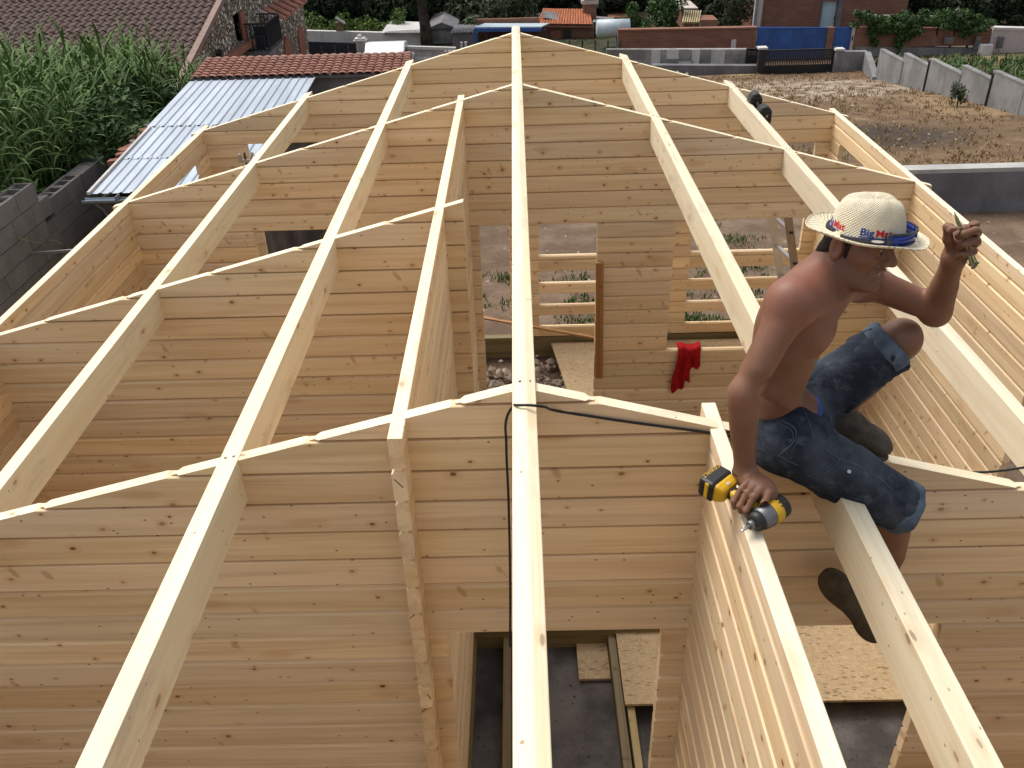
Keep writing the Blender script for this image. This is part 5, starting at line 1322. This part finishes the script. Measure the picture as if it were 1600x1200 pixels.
    st = st.astype(np.float32); lip = np.exp(-((q[:, 2]+.063)/.010)**2-((q[:, 0]-.10)/.012)**2-(q[:, 1]/.024)**2)
    d_ = P(1275, 553, 1.0)-v3(0, 0, CAMZ); d_ = unit(d_); rel = co_-v3(0, 0, CAMZ); al = rel @ d_; pd = np.linalg.norm(rel-al[:, None]*d_, axis=1)
    ok = pd < .03; lip = lip+np.where(ok & (al < al[pd < .012].min()+.03 if (pd < .012).any() else False), np.exp(-(pd/.0075)**2)*1.2, 0)
    col = np.zeros((N, 4), np.float32); col[:, 0] = np.clip(red, 0, 1); col[:, 1] = st*(1-np.clip(lip*1.5, 0, 1)); col[:, 2] = np.clip(lip, 0, 1); col[:, 3] = 1
    at_ = me.color_attributes.new('zone', 'FLOAT_COLOR', 'POINT'); at_.data.foreach_set('color', col.ravel())
    return me
def skin_mat():
    b = NB('skin', .48, .35); at_ = b.n('ShaderNodeAttribute', attribute_name='zone'); s = b.n('ShaderNodeSeparateColor'); b.nt.links.new(at_.outputs['Color'], s.inputs[0])
    P_ = b.coord((1, 1, 1), False); n = b.noise(P_, 9, 4, .6); n2 = b.noise(P_, 260, 2, .5)
    col = b.mix(b.smooth(n, .3, .7), (.170, .080, .046), (.228, .112, .068))
    col = b.mix(b.math('MULTIPLY', s.outputs[0], .62), col, (.255, .098, .068))
    col = b.mix(b.math('MULTIPLY', s.outputs[1], b.math('MULTIPLY_ADD', n2, .5, .2)), col, (.085, .05, .035))
    col = b.mix(b.math('MULTIPLY', s.outputs[2], .6), col, (.27, .085, .07))
    vo = b.voro(P_, 22); sc = b.n('ShaderNodeSeparateColor'); b.nt.links.new(vo.outputs['Color'], sc.inputs[0])
    mole = b.math('MULTIPLY', b.math('LESS_THAN', vo.outputs['Distance'], .055), b.math('LESS_THAN', sc.outputs[0], .16))
    col = b.mix(b.math('MULTIPLY', mole, .6), col, (.10, .045, .03))
    b.color(col); b.bump(b.math('ADD', b.noise(P_, 420, 2), b.math('MULTIPLY', n, 2)), .18, .002)
    b.p.inputs['Subsurface Weight'].default_value = .12; b.p.inputs['Subsurface Radius'].default_value = (.010, .004, .002); b.p.inputs['Subsurface Scale'].default_value = 1
    return b.m
MT['skin'] = skin_mat()
def denim():
    b = NB('denim', .9, .1); P_ = b.coord((1, 1, 1), False); n = b.noise(P_, 7, 5, .65); n2 = b.noise(b.vmath('MULTIPLY', P_, (1, 1, 1)), 700, 2); n3 = b.noise(P_, 24, 4, .6)
    col = b.mix(b.smooth(n, .36, .68), (.023, .028, .039), (.080, .094, .115)); col = b.mix(b.math('MULTIPLY', b.smooth(n3, .52, .75), .5), col, (.155, .178, .205))
    col = b.mix(b.math('MULTIPLY', n2, .35), col, (.012, .018, .035)); b.color(col); b.bump(b.math('ADD', b.math('MULTIPLY', n2, .25), b.math('MULTIPLY', b.noise(b.vmath('MULTIPLY', P_, (1, 1, 1.6)), 15, 3, .55, 1.2), 2)), .55, .012); return b.m
MT['denim'] = denim(); MT['denim_cuff'] = plain('faded_denim', (.105, .135, .18), .9, .1, var=.3, scale=30, bump=.3)
MT['hair'] = plain('dark_hair', (.018, .012, .009), .6, .3, var=.5, scale=120)
MT['boot'] = plain('worn_boot_leather', (.085, .068, .050), .75, .25, var=.5, scale=14, bump=.4)
MT['sole'] = plain('boot_sole', (.085, .068, .046), .85, .2, var=.3, scale=20, bump=.4)
MT['sock'] = plain('black_sock', (.012, .011, .012), .95, .1)
def straw():
    b = NB('straw', .75, .2); P_ = b.coord((1, 1, 1), False)
    s = b.n('ShaderNodeSeparateXYZ'); b.nt.links.new(P_, s.inputs[0])
    ang = b.math('ARCTAN2', s.outputs[1], s.outputs[0]); rad = b.math('SQRT', b.math('ADD', b.math('MULTIPLY', s.outputs[0], s.outputs[0]), b.math('MULTIPLY', s.outputs[1], s.outputs[1])))
    cx = b.n('ShaderNodeCombineXYZ'); b.nt.links.new(b.math('MULTIPLY', ang, 9.5), cx.inputs[0]); b.nt.links.new(b.math('MULTIPLY', b.math('SUBTRACT', s.outputs[2], rad), 95), cx.inputs[1])
    ck = b.n('ShaderNodeTexWave', wave_type='BANDS', bands_direction='X'); 
    wx = b.math('SINE', b.math('MULTIPLY', ang, 62)); wy = b.math('SINE', b.math('MULTIPLY', b.math('SUBTRACT', s.outputs[2], rad), 620))
    wv = b.math('MULTIPLY', wx, wy); n = b.noise(P_, 40, 3); n2 = b.noise(b.vmath('MULTIPLY', P_, (300, 300, 300)), 1, 2)
    col = b.mix(b.smooth(wv, -.8, .5), (.60, .51, .34), (.82, .75, .58)); col = b.mix(b.math('MULTIPLY', b.smooth(n, .5, .8), .4), col, (.60, .50, .34)); b.color(col)
    b.bump(b.math('ADD', wv, n2), .55, .003); return b.m
MT['straw'] = straw()
man = empty('person', (pel[0], pel[1], roof(pel[0])), 0, 'shirtless man in straw hat and denim shorts crouched on the wall top', 'person')
def local(me):
    me.transform(Matrix.Translation(-man.location)); return me
def mlink(name, me, parent=man, mat=None):
    return link(name, local(me), mat, parent)

# ---- driver frame first (the hand closes round it)
zt_ = Zw(-1.560)
DH0 = px(1212, 795, Z=zt_+.036); DTIP = px(1157, 831, Z=zt_+.030)
DH0, DTIP = np.array(DH0, np.float32), np.array(DTIP, np.float32)
dax = unit(DTIP-DH0)                                     # motor -> bit
HB = lerp(DH0, DTIP, .26)                                # where the handle leaves the body
bat = np.array(px(1121, 757, Z=zt_+.045), np.float32)
HA = lerp(bat, HB, .22)
mlink('body', body())

# ---- shorts
def shorts():
    S_ = SDF((.54, 1.92, 2.70), (1.34, 2.48, 3.46), .004)
    S_.ell(pel+v3(.002, 0, -.004), (.125, .162, .120), None, .03)
    S_.ell(belly-v3(.012, 0, 0), (.090, .140, .158), None, .03)
    up_ = unit(belly-pel); S_.cut(pel+up_*.052, up_)
    S_.cone(hipR, kneR, .098, .076, .03); S_.cone(hipL, kneL, .098, .078, .03)
    S_.cone(lerp(hipR, kneR, .45)+v3(0, -.012, .008), kneR+v3(0, -.004, .002), .085, .074, .03)
    S_.cone(lerp(pel, hipR, .4)-v3(0, 0, .01), hipR, .10, .098, .04); S_.cone(lerp(pel, hipL, .4)-v3(0, 0, .01), hipL, .10, .098, .04)
    r_ = random.Random(5)
    dR, dL = unit(kneR-hipR), unit(kneL-hipL)
    # wrinkles: shallow folds across the hip and along the thighs
    for (a, b, d, rad) in ((hipR, kneR, dR, .096), (hipL, kneL, dL, .096)):
        for k in range(20):
            t = r_.uniform(.05, .95); c = lerp(a, b, t); n1 = unit(np.cross(d, v3(0, 0, 1))); n2 = np.cross(n1, d); th = r_.uniform(2.2, 6.0)
            rr_ = rad*(1-.2*t); p0 = c+(n1*math.cos(th)+n2*math.sin(th))*rr_; th2 = th+r_.uniform(-.8, .8); p1 = c+d*r_.uniform(.03, .10)+(n1*math.cos(th2)+n2*math.sin(th2))*rr_
            S_.cone(p0, p1, r_.uniform(.006, .011), .005, .016, 'add' if k % 2 else 'sub')
    for k in range(7):
        p0 = P(1205+10*k+r_.uniform(-6, 6), 655+r_.uniform(0, 40), 2.06); p1 = p0+v3(.05, .0, -.04+.02*r_.uniform(-1, 1)); S_.cone(p0, p1, .006, .004, .02, 'add' if k % 2 else 'sub')
    S_.cut(lerp(hipR, kneR, 1.12), dR+v3(.1, 0, .15)*0); S_.cut(lerp(hipL, kneL, .93), dL)
    return S_.mesh('shorts', MT['denim'])
so_ = mlink('shorts', shorts())
def ring(c, axis, ra, rb, thick, name, mat, width, parent, n=26, wob=.003, squash=None):
    axis = unit(axis); a1 = unit(np.cross(axis, v3(.3, .2, .9))); a2 = np.cross(axis, a1); m_ = MB(); prof = [(0, -width/2), (thick, -width/2+.002), (thick*1.15, 0), (thick, width/2-.002), (0, width/2), (-.003, 0)]; vs = []
    rr_ = random.Random(3)
    for i in range(n):
        th = 2*math.pi*i/n; wv = wob*math.sin(3*th+1)+wob*.6*math.sin(7*th)
        for (dr, dz) in prof:
            R_ = (ra*abs(math.cos(th))**2+rb*abs(math.sin(th))**2)+dr+wv; p = c+a1*math.cos(th)*R_+a2*math.sin(th)*R_+axis*(dz+wv*.8); vs.append(p)
    k = len(prof); m_.add(vs, [(i*k+j, ((i+1) % n)*k+j, ((i+1) % n)*k+(j+1) % k, i*k+(j+1) % k) for i in range(n) for j in range(k)])
    me = m_.mesh(name, mat, True); me.transform(Matrix.Translation(-man.location)); return link(name, me, None, parent)
dR, dL = unit(kneR-hipR), unit(kneL-hipL)
ring(lerp(hipR, kneR, 1.06), dR, .074, .076, .008, 'cuff', MT['denim_cuff'], .048, so_); ring(lerp(hipL, kneL, .875), dL, .079, .079, .006, 'cuff', MT['denim_cuff'], .052, so_)
def waistband():
    S_ = SDF((.54, 1.92, 2.90), (1.10, 2.44, 3.46), .004); tz = unit(nkB-belly); tx = unit(v3(.88, -.30, 0)); tx = unit(tx-tz*(tx@tz)); TR = np.stack([tx, np.cross(tz, tx), tz])
    S_.ell(belly-tx*.010, (.0825, .1345, .1545), TR, .05); S_.ell(pel, (.1165, .1545, .1195), TR, .05); up_ = unit(belly-pel); S_.cut(pel+up_*.068, up_); S_.cut(pel+up_*.030, -up_)
    return S_.mesh('waistband', plain('blue_waistband', (.045, .075, .26), .8, .2))
mlink('waistband', waistband())
ring(wrR+unit(elR-wrR)*.012, unit(wrR-elR), .0290, .0300, .004, 'wristband', MT['black'], .012, man, wob=.0004)
def seam(name, pts, r_=.0016, mat=None):
    r_ *= .75
    me = MB().tube(pts, r_, 5).mesh(name, mat or MT['denim_cuff'], True); me.transform(Matrix.Translation(-man.location)); return link(name, me, None, so_)

# ---- hair, eyes, eyebrows
def hair():
    S_ = SDF(hc-.16, hc+.16, .003)
    S_.ell(H(.006, 0, .030), (.084, .0765, .086), HR, .01); S_.cone(H(.018, -.071, .0), H(.020, -.070, -.028), .009, .006, .01); S_.cone(H(.018, .071, .0), H(.020, .070, -.028), .009, .006, .01)
    S_.cone(H(-.048, -.04, -.026), H(-.048, .04, -.026), .024, .024, .02); S_.cone(H(-.040, -.062, -.02), H(-.06, -.05, -.045), .014, .012, .02)
    S_.ell(H(.104, 0, -.02), (.075, .14, .085), HR, .01, 'sub')
    S_.ell(H(-.004, -.086, -.012), (.024, .02, .034), HR, .006, 'sub')
    S_.cut(H(0, 0, -.066), -hu); S_.cut(hatc+hatu*.012, hatu)
    return S_.mesh('hair', MT['hair'])
mlink('hair', hair())
for y in (-1, 1):
    me = MB().sphere(H(.0845, y*.031, -.0015), .0122, 12, 8).mesh('eye', plain('eye_white', (.55, .50, .46), .3, .5) if y < 0 else bpy.data.materials['eye_white'], True); e_ = mlink('eye', me)
    me = MB().sphere(H(.0935, y*.031, -.003), .0055, 10, 6).mesh('iris', MT['hair'], True); link('iris', local(me), None, e_)
    me = MB().tube([H(.088, y*.050, .016), H(.100, y*.034, .0215), H(.1045, y*.014, .019)], [.003, .0048, .0035], 6).mesh('eyebrow', MT['hair'], True); mlink('eyebrow', me)
me = MB().box((0, 0, 0), (.004, .030, .006)).mesh('teeth', plain('teeth', (.34, .28, .23), .4, .4)); me.transform(Matrix((hf, hl, hu)).transposed().to_4x4()); me.transform(Matrix.Translation(H(.0985, 0, -.0618))); mlink('teeth', me)

# ---- straw hat
def hat():
    m_ = MB(); n = 64; rings = []
    def R_(th, rx, ry): return rx*math.cos(th), ry*math.sin(th)
    prof = [(.168, .152, .004, 1), (.170, .154, .000, 1), (.150, .136, -.004, 1), (.125, .112, -.004, 1), (.108, .100, .000, 1), (.100, .092, .008, 0), (.098, .090, .030, 0), (.093, .085, .058, 0), (.086, .077, .082, 0), (.076, .066, .097, 0), (.058, .048, .106, 0), (.036, .028, .107, 0), (.012, .010, .103, 0)]
    vs = []
    for (rx, ry, z, brim) in prof:
        for i in range(n):
            th = 2*math.pi*i/n; x, y = R_(th, rx, ry)
            zz = z
            if brim: f = max(0, (rx-.107)/.06); zz += f*(.012*math.sin(th)**2-.006*max(0, math.cos(th))+.003*math.sin(5*th+.6)+.010*max(0, -math.cos(th)))
            else:
                t = max(0, (z-.05)/.064)
                zz -= .016*t*math.exp(-(y/.020)**2)*(1 if x < .05 else .8)           # crease along the crown
                pf_ = math.exp(-((x-.062)/.022)**2)*t; y *= 1-.20*pf_; zz += .006*t*math.exp(-((x-.03)/.03)**2)*(1 if abs(y) > .02 else 0)
                x += .002*math.sin(9*th+z*60); y += .0015*math.sin(11*th-z*80)
            vs.append((x, y, zz))
    vs.append((0, 0, .096)); c_ = len(vs)-1; k = len(prof)
    m_.add(vs, [(j*n+i, j*n+(i+1) % n, (j+1)*n+(i+1) % n, (j+1)*n+i) for j in range(k-1) for i in range(n)]+[((k-1)*n+i, (k-1)*n+(i+1) % n, c_) for i in range(n)])
    return m_.mesh('straw_hat', MT['straw'], True)
ho = link('straw_hat', hat(), None, man)
ho.matrix_local = Matrix.Translation(Vector(hatc)-man.location) @ Matrix((hatf, hatl, hatu)).transposed().to_4x4() @ Matrix.Scale(.905, 4)
md = ho.modifiers.new('s', 'SOLIDIFY'); md.thickness = .0035; md.offset = 0
md = ho.modifiers.new('b', 'SUBSURF'); md.levels = 1; md.render_levels = 1
def crown_r(z):
    t = max(0, min(1, (z-.008)/.06)); return .100+(.093-.100)*t, .092+(.085-.092)*t
def wrap_text(txt, size, mat, th0, z0, name, lift=.0035, parent=ho):
    cu = bpy.data.curves.new('t', 'FONT'); cu.body = txt; cu.size = size; cu.extrude = 0; cu.offset = .0006
    tmp = bpy.data.objects.new('t', cu); C.objects.link(tmp)
    me = bpy.data.meshes.new_from_object(tmp.evaluated_get(bpy.context.evaluated_depsgraph_get())); bpy.data.objects.remove(tmp)
    bm = bmesh.new(); bm.from_mesh(me); bmesh.ops.subdivide_edges(bm, edges=[e for e in bm.edges if e.calc_length() > size*.3], cuts=2)
    x1 = max(v.co.x for v in bm.verts)
    for v in bm.verts:
        th = th0+v.co.x/.088; z = z0+v.co.y; rx, ry = crown_r(z); v.co = Vector(((rx+lift)*math.cos(th), (ry+lift)*math.sin(th), z))
    bm.to_mesh(me); bm.free(); me.materials.clear(); me.materials.append(mat); link(name, me, None, parent); return x1
MT['pblue'] = plain('print_blue', (.02, .045, .28), .7, .2, var=.05); MT['pred'] = plain('print_red', (.52, .02, .03), .7, .2, var=.05); MT['pwhite'] = plain('print_white', (.75, .73, .68), .7, .2, var=.03)
for th0 in (-1.78, -3.12):
    wd = wrap_text('Big', .027, MT['pblue'], th0, .020, 'printed_word'); wrap_text('Mat', .027, MT['pred'], th0+(wd+.003)/.088, .020, 'printed_word')
    # thin coloured underline
    mm = MB(); vs = []
    for i in range(17):
        th = th0+.72*i/16
        for z in (.0145, .0170): rx, ry = crown_r(z); vs.append(((rx+.004)*math.cos(th), (ry+.004)*math.sin(th), z))
    mm.add(vs, [(2*i, 2*i+2, 2*i+3, 2*i+1) for i in range(16)]); link('printed_line', mm.mesh('printed_line', MT['pblue']), None, ho)
# ---- sunglasses pushed onto the crown
MT['frame'] = plain('navy_frame', (.012, .014, .035), .25, .6); MT['lens'] = plain('blue_mirror_lens', (.015, .04, .30), .08, .9, .6)
sg = empty('sunglasses', Vector(hatc), 0, 'dark wraparound sunglasses with blue mirror lenses on the hat crown', 'sunglasses')
sg.matrix_world = Matrix.Translation(Vector(hatc)) @ Matrix((hatf, hatl, hatu)).transposed().to_4x4() @ Matrix.Scale(.905, 4)
def arc(th0, th1, z0, z1, z2, z3, off0, off1, name, mat, n=14, th_=.004):
    mm = MB(); vs = []
    for i in range(n+1):
        t = i/n; th = th0+(th1-th0)*t; off = off0+(off1-off0)*t
        for (z, o_) in ((z0+(z2-z0)*t, off), (z1+(z3-z1)*t, off), (z1+(z3-z1)*t, off+th_), (z0+(z2-z0)*t, off+th_)):
            rx, ry = crown_r(max(.008, z)); vs.append(((rx+o_)*math.cos(th), (ry+o_)*math.sin(th), z))
    f = [(4*i+j, 4*i+4+j, 4*i+4+(j+1) % 4, 4*i+(j+1) % 4) for i in range(n) for j in range(4)]+[(3, 2, 1, 0), (4*n, 4*n+1, 4*n+2, 4*n+3)]
    return mm.add(vs, f).build(name, MT[mat], sg, True)
for s_ in (-1, 1):
    arc(s_*2.25, s_*1.05, .004, .012, .002, .018, .007, .013, 'temple_arm', 'frame')
    arc(s_*1.02, s_*.20, -.004, .030, .002, .030, .018, .030, 'lens', 'lens', 12, .002)
    arc(s_*1.06, s_*.12, .028, .034, .028, .034, .017, .031, 'brow_frame', 'frame', 12, .005)
    arc(s_*1.06, s_*.18, -.006, -.002, .000, .003, .017, .029, 'lower_frame', 'frame', 12, .004)
    arc(s_*1.12, s_*1.0, -.004, .032, -.004, .032, .014, .019, 'hinge', 'frame', 4, .006)
arc(-.14, .14, .012, .032, .012, .032, .028, .028, 'bridge', 'frame', 6, .006)
el_ = MB(); vs = [(0, 0, 0)]
tcx = -1.32
vs = []
for i in range(16):
    a = 2*math.pi*i/16; th = tcx+.15*math.cos(a); z = .0115+.0040*math.sin(a); rx, ry = crown_r(.01); vs.append(((rx+.0165)*math.cos(th), (ry+.0165)*math.sin(th), z))
link('oval_mark', MB().add(vs, [tuple(range(16))]).mesh('oval_mark', MT['pwhite'], recalc=False), None, sg)

# ---- boots
def boot(name, heel, toe, up_, ankle, label=None):
    heel, toe, up_ = np.array(heel, np.float32), np.array(toe, np.float32), unit(np.array(up_, np.float32)); f = unit(toe-heel); up_ = unit(up_-f*(up_@f)); sd = np.cross(up_, f); L = float(np.linalg.norm(toe-heel)); R_ = np.stack([f, sd, up_])
    lo = np.minimum(np.minimum(heel, toe), ankle)-.12; hi = np.maximum(np.maximum(heel, toe), ankle)+.12
    A = SDF(lo, hi, .0035); c = lambda x, y, z: heel+f*x*L+sd*y+up_*z
    A.ell(c(.80, 0, .040), (.062, .044, .034), R_, .02); A.ell(c(.50, 0, .050), (.085, .040, .042), R_, .03); A.ell(c(.16, 0, .050), (.052, .037, .050), R_, .03)
    A.cone(c(.24, 0, .06), lerp(c(.24, 0, .06), np.array(ankle, np.float32), .8), .043, .045, .03); A.cut(c(0, 0, .012), -up_)
    root = mlink(name, A.mesh(name, MT['boot']))
    B = SDF(lo, hi, .0035); B.ell(c(.78, 0, .012), (.070, .050, .016), R_, .012); B.ell(c(.46, 0, .014), (.09, .034, .014), R_, .02); B.ell(c(.14, 0, .012), (.056, .041, .018), R_, .012); B.cut(c(0, 0, .018), up_); B.cut(c(0, 0, -.006), -up_)
    link('sole', local(B.mesh('sole', MT['sole'])), None, root)
    top = lerp(c(.24, 0, .06), np.array(ankle, np.float32), .85); axis = unit(np.array(ankle, np.float32)-c(.24, 0, .05))
    S2 = SDF(lo, hi, .0035); S2.cone(top, top+axis*.05, .044, .043, .01); link('sock', local(S2.mesh('sock', MT['sock'])), None, root)
    for k in range(4):
        a, b_ = c(.42+.07*k, -.022, .083-.006*k), c(.44+.07*k, .022, .083-.006*k); m_ = lerp(a, b_, .5)+up_*.008
        link('lace', local(MB().tube([a, m_, b_], .0024, 5).mesh('lace', MT['sock'], True)), None, root)
    return root
bl = P(1292, 676, 2.275); bt_ = P(1370, 712, 2.225)
boot('boot', bl, bt_, (0.05, 0, 1), ankL)
br0 = P(1366, 998, 1.97); br1 = P(1288, 903, 2.10)
boot('boot', br0, br1, (.50, .66, -.22), ankR)

# ---- nails in the raised hand
nt_ = ['longest', 'middle', 'shorter', 'thin']
nb_ = [((1491, 331, 2.172), (1521, 419, 2.150)), ((1494, 336, 2.176), (1527, 412, 2.156)), ((1496, 340, 2.180), (1517, 414, 2.160)), ((1492, 338, 2.178), (1524, 416, 2.166))]
MT['nail'] = plain('nail_steel', (.30, .34, .22), .35, .5, .8)
lab = ['longest steel nail held out in the raised hand', 'nail held in the raised hand, its head highest on the right', 'nail held in the raised hand, its head leftmost in the bundle', 'nail in the raised hand tucked behind the longest one']
for k, (a, b_) in enumerate(nb_):
    a, b_ = Vector(P(*a)), Vector(P(*b_)); d = (b_-a).normalized()
    o = MB().tube([a-a, (b_-a)*.06, (b_-a)*.985], [.0006, .0027, .0027], 8).tube([(b_-a)*.985, b_-a], [.0058, .0058], 12).build('nail', MT['nail'], loc=a, smooth=False)
    tag(o, lab[k], 'nail', 'nails held in the raised hand')

# ---- cordless impact driver
MT['dyel'] = plain('yellow_plastic', (.62, .36, .015), .4, .45, var=.05); MT['dblk'] = plain('black_plastic', (.016, .016, .017), .45, .4); MT['dgry'] = plain('cast_gearbox', (.17, .17, .18), .4, .5, .6)
dv = empty('impact_driver', Vector(DH0), 0, 'yellow and black cordless impact driver held down on the partition top', 'power tool')
hxv = unit(HB-HA); zz = unit(np.cross(dax, unit(bat-HB))); 
if zz[2] < 0: zz = -zz
def dl(p): return Vector(p)-Vector(DH0)
Lb = float(np.linalg.norm(DTIP-DH0)); ax_ = lambda t: dl(DH0+dax*Lb*t)
MB().tube([ax_(-.20), ax_(-.17), ax_(.0), ax_(.02)], [.026, .033, .034, .033], 20).build('motor_cap', MT['dblk'], dv, True)
MB().tube([ax_(.0), ax_(.02), ax_(.20), ax_(.22)], [.033, .0355, .0355, .033], 20).build('housing', MT['dyel'], dv, True)
MB().tube([ax_(.20), ax_(.24), ax_(.44), ax_(.52)], [.033, .0345, .032, .026], 20).build('gearbox', MT['dgry'], dv, True)
MB().tube([ax_(.47), ax_(.50), ax_(.60), ax_(.66)], [.027, .029, .026, .018], 20).build('nose_bumper', MT['dblk'], dv, True)
MB().tube([ax_(.64), ax_(.66), ax_(.75), ax_(.76)], [.010, .0125, .0125, .010], 14).build('chuck', MT['dgry'], dv, True)
MB().tube([ax_(.74), ax_(.94), ax_(1.0)], [.0042, .0042, .0015], 8).build('bit', MT['alu'], dv, True)
for k in range(5):
    a = k*.32-.6; nrm = Vector(zz)*math.cos(a)+Vector(np.cross(dax, zz))*math.sin(a)
    MB().bar(ax_(.015)+nrm*.0345, ax_(.055)+nrm*.0362, .004, .003, nrm).build('vent', MT['dblk'], dv)
hv = Vector(HB-bat); 
def hp(t): return dl(lerp(HB, bat, t))
def hobox(name, mat, t0, t1, w0, w1, d0, d1, bev=.006, shift=0):
    """box lofted along the handle"""
    e = hv.normalized(); a = Vector(zz); b2 = e.cross(a); vs = []
    for (t, w_, d_) in ((t0, w0, d0), (t1, w1, d1)):
        c = hp(t)+b2*shift
        for (s1, s2) in ((-1, -1), (1, -1), (1, 1), (-1, 1)): vs.append(c+b2*s1*w_/2+a*s2*d_/2)
    return MB().add(vs, [(0, 1, 2, 3), (7, 6, 5, 4), (0, 4, 5, 1), (1, 5, 6, 2), (2, 6, 7, 3), (3, 7, 4, 0)]).build(name, MT[mat], dv, bevel=bev)
hobox('handle', 'dblk', -.05, .75, .042, .036, .038, .034, .012)
hobox('handle_spine', 'dyel', .02, .70, .030, .026, .042, .038, .010, .006)
hobox('battery_collar', 'dyel', .72, .93, .062, .082, .044, .062, .010)
bt2 = hobox('battery', 'dblk', .90, 1.22, .088, .086, .066, .062, .010)
hobox('battery_stripe', 'dyel', .98, 1.10, .0895, .0885, .058, .056, .006)
hobox('trigger', 'dblk', .05, .22, .020, .016, .016, .014, .005, .026)
def flat_text(txt, size, mat, pos, ex, ey, name, parent):
    cu = bpy.data.curves.new('t', 'FONT'); cu.body = txt; cu.size = size; cu.align_x = 'CENTER'; cu.align_y = 'CENTER'; cu.extrude = .0003
    tmp = bpy.data.objects.new('t', cu); C.objects.link(tmp); me = bpy.data.meshes.new_from_object(tmp.evaluated_get(bpy.context.evaluated_depsgraph_get())); bpy.data.objects.remove(tmp)
    ex = Vector(ex).normalized(); ez = ex.cross(Vector(ey)).normalized(); ey = ez.cross(ex); me.transform(Matrix((ex, ey, ez)).transposed().to_4x4()); me.transform(Matrix.Translation(pos)); me.materials.clear(); me.materials.append(mat); return link(name, me, None, parent)
e = hv.normalized(); b2 = e.cross(Vector(zz)); 
tp = MT['dyel']
flat_text('DEWALT', .017, MT['dyel'], hp(1.17)+Vector(zz)*.0318, b2, e, 'printed_word', dv)
flat_text('XR', .012, MT['pwhite'], hp(.80)+Vector(zz)*.027, b2, e, 'printed_word', dv)

# ---- seams, pocket edge and rivet laid on the denim surface
from mathutils.bvhtree import BVHTree
_sm = so_.data; bvh = BVHTree.FromPolygons([v.co+man.location for v in _sm.vertices], [tuple(p.vertices) for p in _sm.polygons])
def on_shorts(u, v, lift=.0012):
    o_ = Vector((0, 0, CAMZ)); d = (px(u, v, Y=1.0)-o_).normalized(); hit = bvh.ray_cast(o_, d)
    return hit[0]+hit[1]*lift if hit[0] is not None else None
def stitch(name, uv, r_=.0014, mat=None, dense=5):
    pts = []
    for (a, b_) in zip(uv[:-1], uv[1:]):
        for k in range(dense):
            q = on_shorts(a[0]+(b_[0]-a[0])*k/dense, a[1]+(b_[1]-a[1])*k/dense)
            if q is not None: pts.append(q)
    if len(pts) > 2: seam(name, pts, r_, mat)
stitch('pocket_edge', [(1224, 659), (1236, 664), (1243, 672), (1244, 683), (1235, 696), (1225, 704), (1216, 713)], .0022)
stitch('pocket_edge', [(1221, 664), (1233, 669), (1239, 676), (1239, 685), (1231, 694)], .0012)
stitch('seam', [(1218, 712), (1236, 722), (1250, 728)], .0012)
stitch('seam', [(1291, 703), (1304, 712), (1311, 718), (1308, 726), (1290, 738), (1266, 750)], .0016)
stitch('seam', [(1296, 710), (1303, 719), (1298, 727), (1278, 739), (1258, 746)], .0012)
stitch('seam', [(1300, 712), (1340, 727), (1375, 748), (1400, 770)], .0016)
stitch('seam', [(1322, 769), (1338, 750), (1346, 742)], .0011)
stitch('seam', [(1255, 640), (1262, 655), (1268, 672), (1270, 690)], .0014)
q = on_shorts(1326, 737, .002)
if q is not None: link('rivet', local(MB().tube([q, q+Vector((-.1, -.6, .8)).normalized()*.003], .0055, 12).mesh('rivet', MT['alu'])), None, so_)
